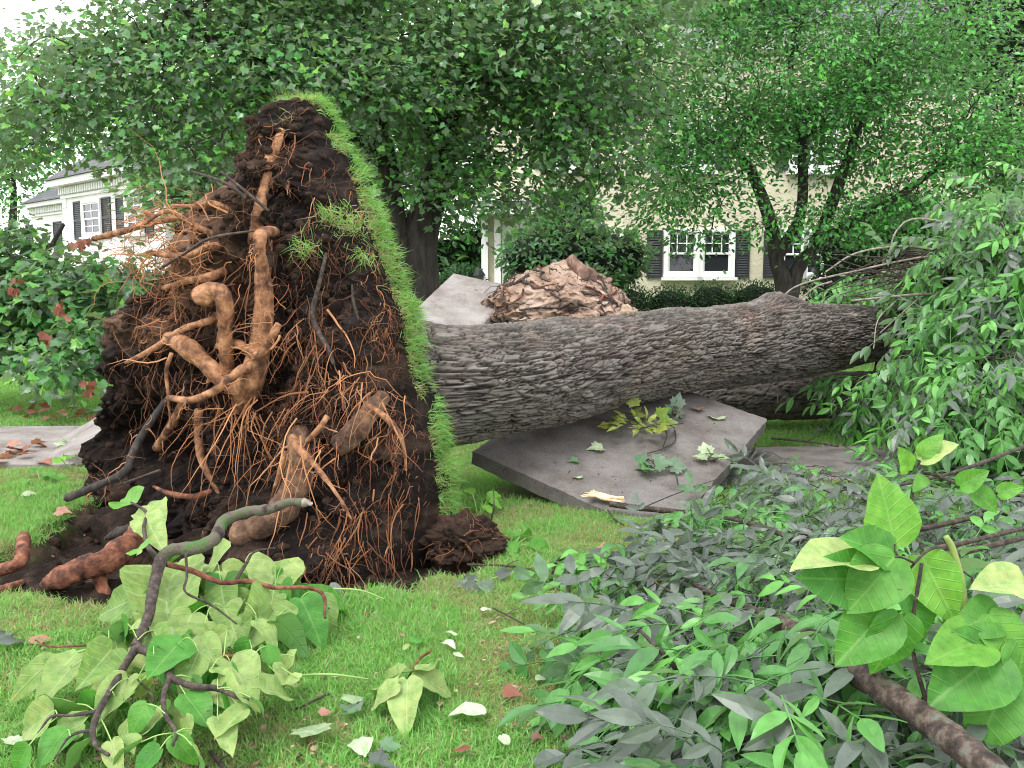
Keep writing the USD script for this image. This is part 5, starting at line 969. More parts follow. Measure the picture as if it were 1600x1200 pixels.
for a in ((1398, 850, 2.95, 1378, 740, 2.98, TOC, .75, 0), (1392, 868, 2.93, 1318, 836, 2.9, TOC + [0, 0, .3], .2, 4), (1398, 872, 2.88, 1326, 958, 2.84, TOC, .35, 0, False, 1.05), (1345, 880, 2.94, 1240, 876, 2.85, TOC + [0, .4, 1], .9, 2, True), (1352, 905, 2.95, 1268, 905, 2.84, TOC + [.3, 0, -.3], .1, 1),
          (1385, 955, 2.9, 1308, 1040, 2.84, TOC, .3, 4, False, 1.0), (1405, 960, 2.88, 1386, 1068, 2.84, TOC + [.2, 0, 0], .25, 3), (1440, 870, 3.0, 1494, 975, 2.9, TOC + [-.4, 0, .1], .8, 2, False, .9), (1425, 930, 2.98, 1450, 1010, 2.92, TOC + [.4, 0, -.2], .15, 1),
          (1600, 915, 2.95, 1522, 912, 2.9, TOC + [0, 0, .8], .95, 2, True), (1545, 960, 2.9, 1600, 1040, 2.82, TOC, .5, 0), (1560, 955, 2.92, 1500, 985, 2.85, TOC, .3, 1), (1535, 1000, 2.88, 1452, 1030, 2.8, TOC + [0, 0, .4], .7, 2), (1555, 1020, 2.86, 1455, 1105, 2.78, TOC, .2, 4, False, 1.1), (1570, 1060, 2.84, 1530, 1180, 2.76, TOC, .3, 0, False, 1.05), (1590, 1000, 2.86, 1640, 1100, 2.8, TOC, .4, 3), (1500, 1060, 2.88, 1512, 1120, 2.84, TOC + [.5, 0, 0], .6, 2)):
    cl(*a[:9], **({'under': a[9]} if len(a) > 9 else {}), **({'w': a[10]} if len(a) > 10 else {}))
def cst(pts, r, mat): mesh(cat, 'stem', tube(spline(np.array([P(*q) for q in pts]), 24), np.linspace(r[0], r[1], 24), 8), mat, True)
cst([(1512, 1080, 2.9), (1498, 1000, 2.93), (1505, 930, 2.95), (1490, 862, 2.96), (1478, 838, 2.96)], (.016, .009), plain('catalpa_stem', (.20, .26, .07), .45)); cst([(1478, 1010, 2.94), (1480, 930, 2.96), (1488, 850, 2.97)], (.013, .007), L and UsdShade.Material.Get(stage, L + 'catalpa_stem'))
for q in (([(1488, 850, 2.97), (1450, 860, 2.96), (1420, 890, 2.95)], (.006, .004)), ([(1420, 890, 2.95), (1402, 868, 2.93), (1398, 850, 2.94)], (.004, .003)), ([(1430, 880, 2.95), (1400, 870, 2.9), (1350, 882, 2.93)], (.004, .003)), ([(1440, 880, 2.96), (1425, 1000, 2.93), (1448, 1100, 2.9), (1460, 1160, 2.9)], (.006, .008)), ([(1545, 1000, 2.9), (1500, 1060, 2.92), (1440, 1040, 2.93)], (.006, .005))): cst(*q, M_TWIG)
cat2 = thing('catalpa_sprig', 'smaller sprig of bright heart shaped leaves behind the big one, near the lawn patch', 'leafy branch', gpt(1450, 740))
for bx, by, tx, ty, nn_, ti_, pr_, un in ((1420, 735, 1408, 700, TOC, .8, 0, False), (1440, 720, 1495, 690, TOC + [0, 0, .8], .95, 2, True), (1440, 712, 1470, 682, TOC, .8, 3, False), (1445, 745, 1430, 765, TOC, .5, 1, False), (1500, 760, 1545, 735, TOC, .5, 2, False), (1520, 765, 1560, 800, TOC, .4, 4, False), (1560, 770, 1600, 760, TOC, .6, 0, False)):
    big_leaf(cat2, P(bx, by, 4.6), P(tx, ty, 4.55), nn_, M_CATUNDER if un else M_CATALPA, ti_, pr_, .9)
mesh(cat2, 'stem', tube(spline(np.array([P(1420, 800, 4.65), P(1440, 740, 4.62), P(1520, 765, 4.62), P(1600, 775, 4.62)]), 16), .008, 6), M_TWIG, True)

# ---- mossy catalpa branch with pale undersides at the lower left
mb_ = thing('catalpa_branch', 'crooked mossy branch with a mass of pale big leaves on the lawn at lower left', 'fallen branch', gpt(240, 1000))
def cs(name, pts, radii, mat, seed=1, sides=12, n=None):
    pts = [(a, b, h + (.10 if seed not in (2, 9, 15, 16, 14) else 0)) for a, b, h in pts]; mesh(mb_, name, stick(pts, [.78 * q for q in radii], n, sides, .24, seed=seed), mat, True)
cs('branch', [(476, 785, .62), (450, 785, .60), (420, 796, .56), (385, 800, .52), (350, 815, .48), (335, 842, .44), (305, 856, .42), (268, 860, .40), (250, 876, .36)], [.021, .026, .028, .030, .033, .036, .036, .036, .033], M_MOSSY, 2, 16, 80)
mesh(mb_, 'torn_end', lumpy(tube(spline([G(474, 785, .62), G(481, 786, .62), G(488, 788, .62)], 8), [.019, .019, .018, .015, .013, .009, .006, .002], 10), .012, 90, 2), M_PALETWIG, True)
cs('branch', [(250, 874, .36), (243, 905, .30), (236, 940, .25), (230, 970, .2), (216, 1000, .17), (213, 1012, .16)], [.033, .028, .026, .025, .023, .022], M_TWIG, 3, 14, 50)
cs('branch', [(213, 1012, .16), (195, 1040, .13), (172, 1080, .1), (155, 1110, .09), (145, 1140, .08), (150, 1165, .06), (170, 1180, .05)], [.02, .017, .015, .014, .012, .009, .006], M_TWIG, 4)
cs('branch', [(213, 1012, .16), (240, 1022, .16), (262, 1038, .16), (267, 1058, .15), (300, 1072, .14), (340, 1076, .13), (372, 1090, .12), (388, 1094, .11)], [.02, .018, .017, .017, .014, .013, .01, .006], M_TWIG, 5)
cs('branch', [(267, 1058, .15), (256, 1085, .13), (258, 1115, .1), (275, 1145, .08), (270, 1165, .06)], [.014, .012, .010, .008, .005], M_TWIG, 6)
cs('twig', [(150, 1112, .09), (110, 1118, .08), (80, 1120, .07), (60, 1145, .05)], [.009, .007, .006, .004], M_TWIG, 7); cs('twig', [(145, 1140, .08), (110, 1150, .06), (85, 1185, .05)], [.008, .006, .003], M_TWIG, 8)
cs('twig', [(250, 876, .36), (232, 855, .40), (225, 825, .42), (228, 800, .44), (205, 785, .46)], [.018, .014, .012, .010, .007], M_TWIG, 9)
cs('twig', [(262, 882, .34), (300, 892, .28), (345, 910, .22), (385, 908, .2), (430, 918, .18), (480, 918, .16), (505, 930, .13), (508, 965, .08)], [.014, .015, .014, .013, .012, .011, .010, .007], M_REDROOT, 10)
cs('twig', [(370, 905, .2), (385, 880, .22), (398, 862, .24), (430, 856, .24)], [.010, .009, .007, .004], M_TWIG, 11); cs('twig', [(290, 860, .38), (292, 900, .3), (290, 925, .26), (330, 945, .2), (370, 975, .14)], [.008, .007, .006, .007, .004], M_TWIG, 12)
cs('twig', [(330, 1010, .15), (350, 1024, .14), (395, 1026, .12), (420, 1022, .1)], [.008, .008, .007, .004], M_REDROOT, 13); cs('twig', [(55, 1000, .06), (80, 1010, .07), (150, 1008, .1), (170, 1010, .1)], [.004, .005, .006, .006], M_REDROOT, 14)
cs('twig', [(500, 920, .1), (560, 922, .09), (600, 936, .04)], [.007, .006, .004], M_STEM, 15, 8); cs('twig', [(468, 1055, .06), (520, 1054, .07), (575, 1061, .03)], [.006, .006, .004], M_STEM, 16, 8); cs('twig', [(215, 1062, .12), (240, 1095, .09), (205, 1130, .05)], [.004, .004, .002], M_TWIG, 17)
nodes_px = [(230, 905), (300, 895), (345, 910), (430, 915), (490, 925), (215, 1000), (170, 1010), (240, 1022), (300, 1000), (330, 945), (350, 1024), (395, 1026), (267, 1058), (340, 1076), (172, 1080), (150, 1112), (258, 1115), (90, 1120), (110, 1150), (275, 1145), (260, 940), (400, 960), (450, 950)]
# (base px, base py, tip px, tip py): the leaves one can pick out, then smaller ones filling in
LV = [(215, 935, 142, 958), (240, 920, 196, 962), (262, 905, 255, 985), (300, 900, 262, 960), (320, 905, 300, 960), (345, 915, 352, 968), (370, 925, 392, 960), (430, 880, 418, 945), (440, 885, 462, 930), (425, 940, 398, 985), (470, 935, 500, 985), (400, 970, 440, 1005),
      (430, 970, 470, 990), (300, 960, 272, 1025), (262, 960, 290, 1020), (285, 1000, 232, 1050), (240, 985, 262, 1035), (320, 975, 340, 1022), (355, 985, 312, 1030), (390, 1000, 370, 1045), (415, 1010, 445, 1050), (460, 1025, 422, 1060), (467, 1060, 420, 1072), (175, 1015, 126, 1070), (120, 1020, 62, 1075), (110, 1045, 48, 1108), (85, 1030, 16, 1080), (150, 1030, 100, 1035), (170, 985, 200, 1010), (200, 975, 170, 1000),
      (215, 1060, 245, 1095), (200, 1060, 150, 1135), (180, 1090, 148, 1130), (240, 1050, 200, 1080), (300, 1060, 340, 1110), (290, 1085, 330, 1130), (255, 1120, 205, 1160), (230, 1100, 200, 1150), (340, 1060, 372, 1105), (370, 1080, 410, 1110), (392, 1090, 425, 1122), (330, 1045, 375, 1060), (130, 1130, 60, 1160), (105, 1140, 55, 1190), (150, 1150, 90, 1195), (220, 1160, 150, 1200), (250, 1170, 205, 1215), (270, 1150, 310, 1195), (300, 1140, 250, 1150), (175, 1160, 190, 1215), (120, 1100, 55, 1110), (85, 1110, 25, 1150), (310, 1020, 280, 1065),
      (380, 940, 350, 990), (350, 950, 380, 1000), (340, 880, 300, 890), (310, 882, 345, 900), (270, 892, 225, 915), (255, 900, 275, 940), (240, 1010, 285, 1035), (430, 1050, 470, 1075), (360, 1035, 400, 1075), (410, 1080, 460, 1085), (340, 1120, 365, 1165), (380, 1110, 335, 1150), (45, 1165, 20, 1215), (300, 1165, 330, 1215)]
for k in range(70):
    q = nodes_px[rf.integers(len(nodes_px))]; an_ = rf.uniform(0, 2 * math.pi); q = (q[0] + rf.normal(0, 22), q[1] + rf.normal(0, 16)); ln = rf.uniform(36, 72); LV.append((q[0], q[1], q[0] + ln * math.cos(an_), q[1] + ln * .75 * abs(math.sin(an_)) + 8))
for k, (a, b, c, d_) in enumerate(LV):
    inner = math.exp(-((a - 300) / 160) ** 2 - ((b - 1000) / 110) ** 2); hb = .09 + .17 * inner * rf.uniform(.5, 1.1) + (.02 if k > 66 else .06); ht = max(.025, hb - rf.uniform(.02, .12)); up_ = rf.random() < (.78 if k < 67 else .5)
    nn_ = np.array([rf.normal(0, .5), -.35 + rf.normal(0, .45), 1.0]); big_leaf(mb_, G(a, b, hb), G(c, d_, ht), nn_, M_CATUNDER if up_ else M_CATALPA, float(np.clip(rf.normal(.5, .28), 0, 1)) * (1 if up_ else .4), None, rf.uniform(.66, .98) if k < 67 else .75)
    q = min(nodes_px, key=lambda n__: (n__[0] - a) ** 2 + (n__[1] - b) ** 2)
    if k < 67 and (q[0] - a) ** 2 + (q[1] - b) ** 2 > 60: mesh(mb_, 'leaf_stalk', tube(spline([G(q[0], q[1], hb + .01), G((q[0] + a) / 2, (q[1] + b) / 2 - 4, hb + .02), G(a, b, hb)], 7), .0022, 5), M_STEM, True)
for (a, b, c, d_) in ((214, 786, 180, 778), (230, 790, 250, 815), (226, 806, 240, 830), (222, 858, 204, 852), (222, 860, 212, 868)):
    big_leaf(mb_, G(a, b, .44), G(c, d_, .42), [0, -.6, .7], M_CATUNDER if c > 205 else M_CATALPA, .7, None, .8)

# ---- the torn roots and soil at the lower left and the soil clump right of the plate
def rr_thing(label, pts, rad_, mat=M_REDROOT, seed=1, sub=()):
    t_ = thing('broken_root', label, 'root', gpt(pts[0][0], pts[0][1])); mesh(t_, 'root', lumpy(stick([(a, b, h - .03 * (q in (0, len(pts) - 1))) for q, (a, b, h) in enumerate(pts)], rad_, 70, 24, .28, seed=seed), max(rad_) * .14, 3.2 / max(rad_), seed + 2), mat, True)
    for s_ in sub: mesh(t_, 'side_root', stick(*s_, 20, 12, .2, seed=seed + 5), mat, True)
rr_thing('thick red brown root lying torn off in the crater at lower left', [(72, 912, .02), (95, 903, .06), (130, 888, .09), (165, 876, .12), (195, 858, .14), (215, 838, .15), (224, 812, .08)], [.03, .055, .062, .068, .064, .058, .045], seed=3, sub=((([(150, 880, .06), (156, 905, .02), (168, 940, -.08)], [.04, .035, .028])), (([(200, 862, .1), (202, 890, .02), (205, 915, -.06)], [.026, .024, .02]))))
rr_thing('short root stub arching out of the turf at the far left edge', [(38, 838, .10), (36, 852, .10), (34, 872, .07), (20, 885, .04), (-5, 892, .02)], [.03, .036, .036, .034, .03], seed=5)
rr_thing('dark split piece of root bark lying behind the thick red root', [(165, 842, .0), (185, 832, .05), (205, 826, .06), (222, 820, .03)], [.01, .03, .03, .012], M_DBARK, 7)
rr_thing('slender red root lying in the soil at the left edge', [(-20, 925, -.03), (15, 918, .0), (45, 905, -.02)], [.02, .022, .012], seed=9)
clump = thing('soil_clump', 'torn clump of dark soil and turf right of the root plate foot', 'soil clump', gpt(725, 850)); sc = G(728, 848, .06)
sph5 = trimesh.creation.icosphere(5); sv = np.array(sph5.vertices); hh = 1 + .5 * (fbm(sv * 2.4, 4, 91) - .5) * 2 + .2 * (fbm(sv * 9, 3, 92) - .5) * 2; mesh(clump, 'soil', (sv * hh[:, None] * [.21, .17, .15] + sc, np.array(sph5.faces)), M_SOIL, True)
k = 110; u_ = unit(rf.normal(size=(k, 3)) * [1, 1, .6] + [.3, -.2, .4]); Pp, Rr = strands(sc + u_ * [.19, .15, .13], u_ + [0, 0, -.3], .10, .0022, rf, 8, .4, .8); v, f, kk_ = tubes(Pp, Rr, 3); mesh(clump, 'fine_roots', (v, f), M_ROOTFINE, False, np.repeat(rf.uniform(.2, .8, k), kk_), kind='stuff')
# ---- sprigs on the slab, weeds
def sprig(name, label, cat_, c, protos, mat, k, size, spread, tint, seed, twig=None, up=.4, flat=.25, lname='leaf'):
    g = np.random.default_rng(seed); t_ = thing(name, label, cat_, c); d = g.normal(0, 1, (k, 3)) * [1, 1, .3] + [0, -.2, up]; ps = c + unit(d) * spread * g.uniform(.1, .9, (k, 1)) * [1, 1, .6]; nn = g.normal(0, .4, (k, 3)) + [0, -.4, 1]
    for v, f, tt, uv, idx in place(protos, ps, d, nn, size * g.uniform(.7, 1.2, k), np.clip(g.normal(tint, .2, k), 0, 1), g):
        for q in range(len(v)): mesh(t_, lname, (v[q], f), mat, False, float(tt[q]), uv)
    for q in range(4): e_ = c + unit(d[q]) * spread; mesh(t_, 'twig', tube(spline([c - [0, 0, .01], (c + e_) / 2 + g.normal(0, .015, 3), e_], 7), .003, 5), M_TWIG, True)
    return t_
sprig('leaf_sprig', 'sprig of yellowish leaves lying on the tilted slab', 'leaf sprig', on_slab(1000, 682, .08), [lance(rf), lance(rf), MAPLES[1]], M_YELLOW, 60, .095, .32, .45, 3)
sprig('leaf_sprig', 'pale green maple sprig lying on the slab just right of the yellow one', 'leaf sprig', on_slab(1050, 655, .05), MAPLES, M_MAPLE, 6, .10, .11, .1, 4)
sprig('leaf_sprig', 'dark green maple sprig low on the tilted slab below the yellow one', 'leaf sprig', on_slab(1020, 735, .03), MAPLES, M_MAPLE, 8, .13, .14, .3, 5)
sprig('leaf_sprig', 'pale upturned leaves near the right edge of the tilted slab', 'leaf sprig', on_slab(1108, 725, .04), MAPLES, M_PALELEAF, 5, .10, .10, .0, 6)
tws = thing('twig', 'thin bent twig lying across the tilted slab among the sprigs', 'twig', on_slab(1050, 690)); mesh(tws, 'stem', tube(spline(np.array([on_slab(a, b, .02) for a, b in ((1048, 655), (1055, 690), (1035, 705), (1005, 715), (1020, 725), (1050, 735), (1060, 765))]), 30), .005, 6), M_TWIG, True); mesh(tws, 'side_stem', tube(spline(np.array([on_slab(a, b, .03) for a, b in ((1035, 705), (1040, 680), (1010, 660), (975, 650))]), 16), .004, 5), M_TWIG, True)
for a, b, m_, s_, lab in ((942, 703, M_PALELEAF, .10, 'single pale leaf on the slab left of the yellow sprig'), (903, 722, M_MAPLE, .06, 'small green leaf on the slab, leftmost of those lying there'), (1122, 658, M_PALELEAF, .11, 'pale lobed leaf lying near the upper right of the tilted slab'), (905, 750, M_PALELEAF, .05, 'tiny pale leaf scrap low on the tilted slab'), (1088, 640, M_BROWNLEAF, .08, 'reddish leaf near the top of the tilted slab'), (842, 668, M_BROWNLEAF, .08, 'reddish leaf on the shaded part of the slab under the trunk')):
    c = on_slab(a, b, .012); v, f, uv = MAPLES[2]; an_ = rf.uniform(0, 6.28); fr = frames(np.array([[math.cos(an_), math.sin(an_) * .8, .1]]), np.array([[0.1, -.3, 1.0]]))[0]; mesh(None, 'fallen_leaf', ((v @ fr) * s_ * 1.3 + c, f), m_, False, .5, uv, label=lab, cat='leaf')
def weed(label, px, py, k, ln, mat, tint, seed, hgt=.5):
    g = np.random.default_rng(seed); c = G(px, py, .0); t_ = thing('weed_plant', label, 'plant', c)
    for q in range(k):
        an_ = g.uniform(0, 6.28); e_ = c + np.array([math.cos(an_), math.sin(an_), 0]) * ln * g.uniform(.2, .7) + [0, 0, ln * hgt * g.uniform(.2, .9)]; o = e_ + np.array([math.cos(an_), math.sin(an_), g.uniform(-.5, .5)]) * ln * g.uniform(.5, .8)
        big_leaf(t_, e_, o, [g.normal(0, .3), -.5, 1], mat, float(np.clip(g.normal(tint, .2), 0, 1)), None, .8); mesh(t_, 'stem', tube(spline([c + [0, 0, .005], (c + e_) / 2 + [0, 0, .01], e_], 6), .003, 5), M_STEM, True)
weed('bright yellow green leafy plant behind the soil clump', 748, 812, 9, .17, M_CATALPA, .9, 11, 1.1); weed('drooping green leaves lying right of the soil clump', 798, 862, 8, .18, M_CATALPA, .45, 12, .4); weed('small yellow green plant at the left tip of the leaf heap', 905, 985, 8, .10, M_CATALPA, .75, 13, .6)
weed('round bright leaf standing up by the pavement at the left', 108, 735, 3, .20, M_CATALPA, .6, 14, .9); weed('low green leaves beside the pavement at the left edge', 62, 752, 7, .18, M_CATALPA, .4, 15, .4); weed('thin grey green sprig with narrow leaves on the lawn below the clump', 752, 915, 5, .16, M_ASH, .2, 16, .3)
st1 = thing('twig', 'dark upright twig sticking out of the lawn by the soil clump', 'twig', gpt(772, 800)); mesh(st1, 'stem', stick([(770, 838, .0), (768, 812, .1), (772, 792, .18), (771, 762, .28)], [.006, .006, .005, .003], 14, 6), M_TWIG, True)
for lab, pts_, r_ in (('long dark twig lying on the lawn right of the plate foot', [(730, 882, .02), (790, 884, .03), (845, 892, .02)], .006), ('forked dark twig standing at the left tip of the leaf heap', [(862, 905, .02), (868, 880, .09), (884, 870, .13), (886, 900, .06), (888, 928, .02)], .008), ('thin twig on the lawn beside the white scrap', [(770, 950, .015), (790, 960, .03), (818, 975, .015)], .004), ('short stick on the lawn below the catalpa branch', [(462, 1108, .015), (490, 1095, .025), (516, 1083, .02)], .005), ('dark stick across the lawn patch behind the slab', [(1205, 685, .03), (1260, 690, .03), (1310, 697, .03)], .009), ('reddish stick at the bottom edge left of the pale leaf', [(330, 1175, .015), (340, 1188, .03), (355, 1205, .02)], .008)):
    t_ = thing('twig', lab, 'twig', gpt(pts_[1][0], pts_[1][1])); mesh(t_, 'stem', stick(pts_, [r_] * len(pts_), 14, 7), M_TWIG, True); e_ = pts_[1]; mesh(t_, 'side_stem', stick([(e_[0], e_[1], e_[2]), (e_[0] + 14, e_[1] - 7, e_[2] + .02), (e_[0] + 22, e_[1] - 9, e_[2] + .01)], [r_ * .6, r_ * .4, r_ * .2], 8, 5), M_TWIG, True)
# ---- loose leaves on the lawn
def loose(px, py, size, mat, tint, lab, shape='heart', ang=None, tilt=.15, name='fallen_leaf'):
    c = G(px, py, .035); an_ = rf.uniform(0, 6.28) if ang is None else math.radians(ang); d = np.array([math.cos(an_), math.sin(an_), rf.normal(0, .12)]); v, f, uv = {'heart': HEARTS, 'maple': MAPLES, 'lance': [lance(rf)]}[shape][rf.integers(3) if shape != 'lance' else 0]
    size = size * .82; v = v + np.stack([0 * v[:, 0], 0 * v[:, 0], .35 * (v[:, 0] * math.cos(px) + (v[:, 1] - .5) * math.sin(px)) ** 2 * (2 if py % 2 else -1)], 1); fr = frames(d[None], np.array([[rf.normal(0, tilt), rf.normal(-.15, tilt), 1.0]]))[0]; v = (v - [0, .5, 0]) @ fr * size + c; v[:, 2] += max(0, .022 - v[:, 2].min()); mesh(None, name, (v, f), mat, shape != 'maple', tint, uv, label=lab, cat='leaf')
t_ = thing('catalpa_sprig', 'fallen sprig of four pale green heart leaves in the middle of the lawn', 'leaf sprig', gpt(635, 1080))
for a, b, c, d_, ti_ in ((636, 1062, 630, 1145, .75), (650, 1050, 712, 1084, .6), (622, 1068, 572, 1108, .85), (624, 1056, 576, 1072, .45), (640, 1050, 670, 1040, .2)): big_leaf(t_, G(a, b, .13), G(c, d_, .03), [rf.normal(0, .2), -.5, 1], M_CATUNDER, ti_, 0, .72)
mesh(t_, 'stalk', stick([(672, 1018, .04), (655, 1030, .05), (636, 1062, .05)], [.006, .005, .003], 12, 6), M_REDROOT, True)
for a in ((728, 1116, .155, M_PALELEAF, .95, 'white leaf underside right of the fallen heart leaf sprig', 'heart', 175), (565, 1166, .13, M_PALELEAF, .6, 'pale leaf near the bottom edge left of centre', 'heart', -70), (790, 1157, .06, M_PALELEAF, .9, 'small white leaf near the bottom of the lawn', 'heart', -60), (918, 1160, .09, M_PALELEAF, .9, 'white torn leaf at the edge of the heap near the bottom', 'maple', 60), (702, 1008, .08, M_PALELEAF, .9, 'white curled leaf above the heart leaf sprig', 'heart', -30), (716, 1022, .07, M_PALELEAF, .7, 'small pale leaf touching the white curled one', 'lance', -40),
          (760, 950, .06, M_PALELEAF, 1., 'white scrap of leaf below the soil clump', 'heart', 20), (706, 989, .06, M_PALELEAF, .5, 'pale green leaf scrap lying above the white curled leaf', 'heart', 10), (802, 1083, .085, M_BROWNLEAF, .25, 'curled red brown leaf in the middle of the lawn', 'heart', -10), (716, 1174, .085, M_BROWNLEAF, .1, 'dark red leaf at the bottom edge of the lawn', 'heart', 140), (510, 1112, .06, M_BROWNLEAF, .8, 'curled brown and white leaf below the catalpa branch', 'maple', 30), (484, 1142, .16, M_PALELEAF, .15, 'pale lobed maple leaf right of the catalpa branch', 'maple', 120),
          (938, 860, .13, M_BROWNLEAF, .9, 'pinkish brown leaf beside the leaf heap behind the lawn', 'heart', 150), (66, 1000, .11, M_BROWNLEAF, .8, 'pinkish brown leaf left of the catalpa leaves', 'heart', 30), (22, 1008, .16, M_ASH, .05, 'grey green leaf at the left edge of the lawn', 'heart', 60), (8, 990, .11, M_ASH, .0, 'dark grey leaf cut by the left picture edge', 'heart', 90), (30, 1155, .11, M_PALELEAF, .7, 'pale withered leaf at the lower left corner', 'maple', 40), (652, 1000, .09, M_CATALPA, .2, 'small green leaf standing up above the heart leaf sprig', 'heart', 80),
          (635, 1010, .08, M_CATUNDER, .8, 'narrow pale leaf on edge left of the small green leaf', 'lance', 70), (550, 1105, .10, M_MAPLE, .1, 'dull green lobed leaf between the catalpa branch and the sprig', 'maple', 100), (555, 1090, .10, M_PALELEAF, .1, 'greyish lobed leaf lying above the dull green one', 'maple', 60), (612, 1165, .09, M_MAPLE, .4, 'green lobed leaf right of the pale bottom leaf', 'maple', 10), (600, 1195, .12, M_ASH, .0, 'grey folded leaf at the bottom edge under the pale leaf', 'maple', 0), (545, 1115, .07, M_ASH, .5, 'small green leaf at the right tip of the catalpa leaves', 'heart', 200),
          (915, 1105, .09, M_CATALPA, .1, 'dark green leaf at the left rim of the heap', 'heart', 20), (845, 1058, .05, M_PALELEAF, .5, 'tiny pale leaf on the dry grass near the heap', 'heart', 0), (45, 770, .12, M_PALELEAF, .5, 'crumpled pale leaf on the turf at the left edge', 'maple', 20), (100, 800, .13, M_BROWNLEAF, 1.0, 'dry brownish clod of leaf beside the crater rim', 'maple', 0), (525, 925, .11, M_ASH, .1, 'dark green leaf at the right end of the catalpa branch', 'heart', -20), (840, 1150, .05, M_BROWNLEAF, .6, 'tiny brown leaf between the white leaves near the bottom', 'heart', 0)):
    loose(*a)
for k, (a, b) in enumerate(((35, 700), (15, 712), (130, 690), (50, 640), (95, 650), (80, 620), (120, 605), (170, 640))):
    g = np.random.default_rng(200 + k); c = G(a, b, .05); t_ = thing('leaf_litter', ['red brown withered leaf clump on the pavement at the left edge', 'smaller red brown leaf clump left of the withered clump', 'pale leaves lying on the tilted left slab', 'brown leaves on the far lawn at the left', 'brown and grey leaves on the far lawn behind the pavement', 'green leaves under the front of the fallen maple crown', 'reddish leaves at the foot of the fallen maple crown', 'leaves beside the left foot of the root plate on the far lawn'][k], 'leaf litter', c)
    n__ = 9; ps = c + g.normal(0, 1, (n__, 3)) * [.16, .16, .015]; pl = place(MAPLES, ps, g.normal(0, 1, (n__, 3)) * [1, 1, .2], g.normal(0, .3, (n__, 3)) + [0, 0, 1], np.full(n__, .13), g.uniform(0, 1, n__), g)
    for v, f, tt, uv, idx in pl:
        for q in range(len(v)): mesh(t_, 'leaf', (v[q], f), [M_BROWNLEAF, M_BROWNLEAF, M_PALELEAF, M_BROWNLEAF, M_BROWNLEAF, M_MAPLE, M_BROWNLEAF, M_MAPLE][k], False, float(tt[q]), uv)

# ================================================================== GRASS: tufts over the lawn
gr = np.random.default_rng(97)
grass = UsdGeom.PointInstancer.Define(stage, '/World/grass'); tag(grass.GetPrim(), 'short rough lawn grass, bright green with dry straw patches', 'grass', None, 'stuff')
protos = []
def add_proto(k, nb, rad_, hgt, wid, dry):
    ps = np.stack([gr.normal(0, rad_ * .6, nb), gr.normal(0, rad_ * .6, nb), np.full(nb, -.006)], -1); v, f = blades(ps, np.tile([0, 0, 1.0], (nb, 1)), hgt, wid, gr, .55, .6)
    tt = np.clip(gr.normal(.66, .16, nb), .3, 1); tt[gr.random(nb) < dry] = gr.uniform(0, .25, int((gr.random(nb) < 2).sum()))[gr.random(nb) < 2][:0].sum() + gr.uniform(0, .25)
    path = f'/World/grass/tuft_{k:03d}'; m = UsdGeom.Mesh.Define(stage, path); m.CreatePointsAttr(Vt.Vec3fArray.FromNumpy(v.astype(np.float32))); m.CreateFaceVertexCountsAttr(Vt.IntArray.FromNumpy(np.full(len(f), 3, np.int32))); m.CreateFaceVertexIndicesAttr(Vt.IntArray.FromNumpy(f.astype(np.int32).ravel())); m.CreateSubdivisionSchemeAttr('none')
    UsdGeom.PrimvarsAPI(m).CreatePrimvar('tint', Sdf.ValueTypeNames.FloatArray, 'vertex').Set(Vt.FloatArray.FromNumpy(np.repeat(tt, 5).astype(np.float32))); UsdShade.MaterialBindingAPI.Apply(m.GetPrim()).Bind(M_GRASS); protos.append(path)
for k in range(5): add_proto(k, 46, .055, .058, .0042, .10)
for k in range(5, 9): add_proto(k, 40, .055, .045, .0040, .62)
for k in range(9, 12): add_proto(k, 60, .16, .055, .008, .10)
for q in protos: grass.CreatePrototypesRel().AddTarget(q)
gp, gi = [], []
def sow(n, y0, y1, spread_lo, spread_hi, kinds, far_=False):
    yy_ = np.sqrt(gr.uniform(y0**2, y1**2, n)) if not far_ else gr.uniform(y0, y1, n); xx_ = gr.uniform(spread_lo, spread_hi, n) * yy_; p_ = np.stack([xx_, yy_], -1); sm = soil_mask(xx_, yy_); ok = sm < gr.uniform(.25, .6, n)
    dry = fbm(np.stack([xx_ * 1.6, yy_ * 1.6, 0 * xx_], -1), 4, 55); slabbed = (yy_ > 7.3) & (yy_ < 9.1) & (xx_ > 1.2) | (yy_ > 7.97) & (yy_ < 9.98) & (xx_ < -3.62)
    s_poly = Polygon([C1[:2], C2[:2], C3[:2], C4[:2]]); slabbed |= shapely.contains_xy(s_poly.buffer(-.02), xx_, yy_); ok &= ~slabbed
    for x_, y_, dr_ in zip(xx_[ok], yy_[ok], dry[ok]): gp.append((x_, y_)); gi.append(kinds[1][gr.integers(len(kinds[1]))] if gr.random() < np.clip((dr_ - .43) * 6, .06, .9) else kinds[0][gr.integers(len(kinds[0]))])
sow(15000, 2.5, 6.6, -.58, .58, (range(5), range(5, 9))); sow(9000, 6.6, 9.5, -.58, .58, (range(5), range(5, 9))); sow(7000, 9.0, 17.0, -.58, .58, ((9, 10, 11), (9, 10, 11)), True)
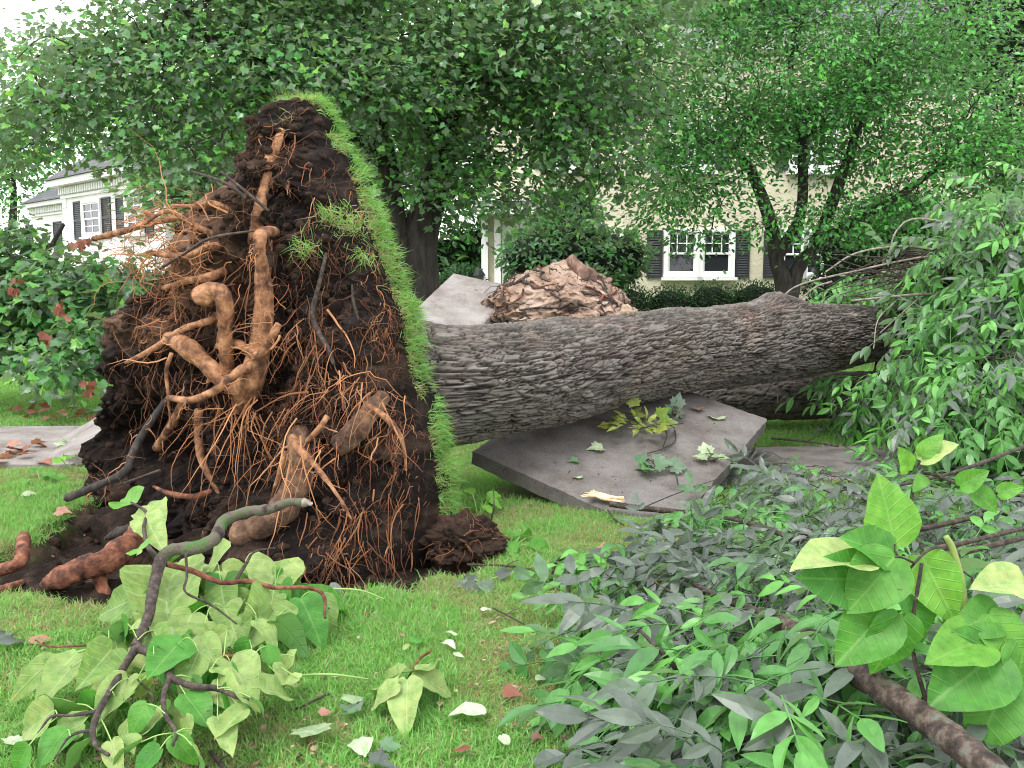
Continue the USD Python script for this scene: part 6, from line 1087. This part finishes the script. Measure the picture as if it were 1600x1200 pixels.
gp = np.array(gp); n = len(gp); zz_g = ground_z(gp[:, 0], gp[:, 1]); yaw = gr.uniform(0, 2 * np.pi, n)
grass.CreatePositionsAttr(Vt.Vec3fArray.FromNumpy(np.stack([gp[:, 0], gp[:, 1], zz_g], -1).astype(np.float32))); grass.CreateProtoIndicesAttr(Vt.IntArray.FromNumpy(np.array(gi, np.int32)))
grass.CreateOrientationsAttr(Vt.QuathArray([Gf.Quath(float(math.cos(a / 2)), 0, 0, float(math.sin(a / 2))) for a in yaw])); sc_ = gr.uniform(.7, 1.2, n); grass.CreateScalesAttr(Vt.Vec3fArray.FromNumpy(np.stack([sc_, sc_, sc_ * gr.uniform(.8, 1.15, n)], -1).astype(np.float32)))

# crumbs of dead leaf, straw and soil trodden into the lawn, grit on the big slab
lg = np.random.default_rng(131); k = 800; x_, y_ = lg.uniform(60, 1250, k), 1215 - 560 * lg.random(k) ** 1.3; c_ = G(x_, y_, 0.0); c_[:, 2] = ground_z(c_[:, 0], c_[:, 1]) + lg.uniform(.012, .035, k)
dd_ = lg.normal(0, 1, (k, 3)) * [1, 1, .15]; pl = place([lance(lg), oval(), maple(lg)], c_, dd_, lg.normal(0, .3, (k, 3)) + [0, 0, 1], lg.gamma(2.0, .008, k) + .007, np.clip(lg.normal(.45, .3, k), 0, 1), lg); v, f, tt, _ = merged(pl)
mesh(None, 'leaf_crumbs', (v, f), ramp_noise('leaf_crumb', [(.35, (.07, .04, .025)), (.5, (.22, .14, .09)), (.65, (.40, .32, .22))], 30, .8), False, tt, label='brown crumbs of dead leaf and straw scattered in the lawn', cat='leaf crumbs', kind='stuff')
k = 260; q = lg.random((k, 2)); c_ = C2 + q[:, :1] * (C1 - C2) + q[:, 1:] * (C3 - C2) + [0, 0, .006]; mesh(None, 'grit', cat_vf([rock(c, np.array([r, r, r * .6]), i, 0, .3) for i, (c, r) in enumerate(zip(c_, lg.gamma(1.5, .0011, k) + .0012))]), M_SOIL, False, label='crumbs of soil scattered on the big tilted slab', cat='grit', kind='stuff')
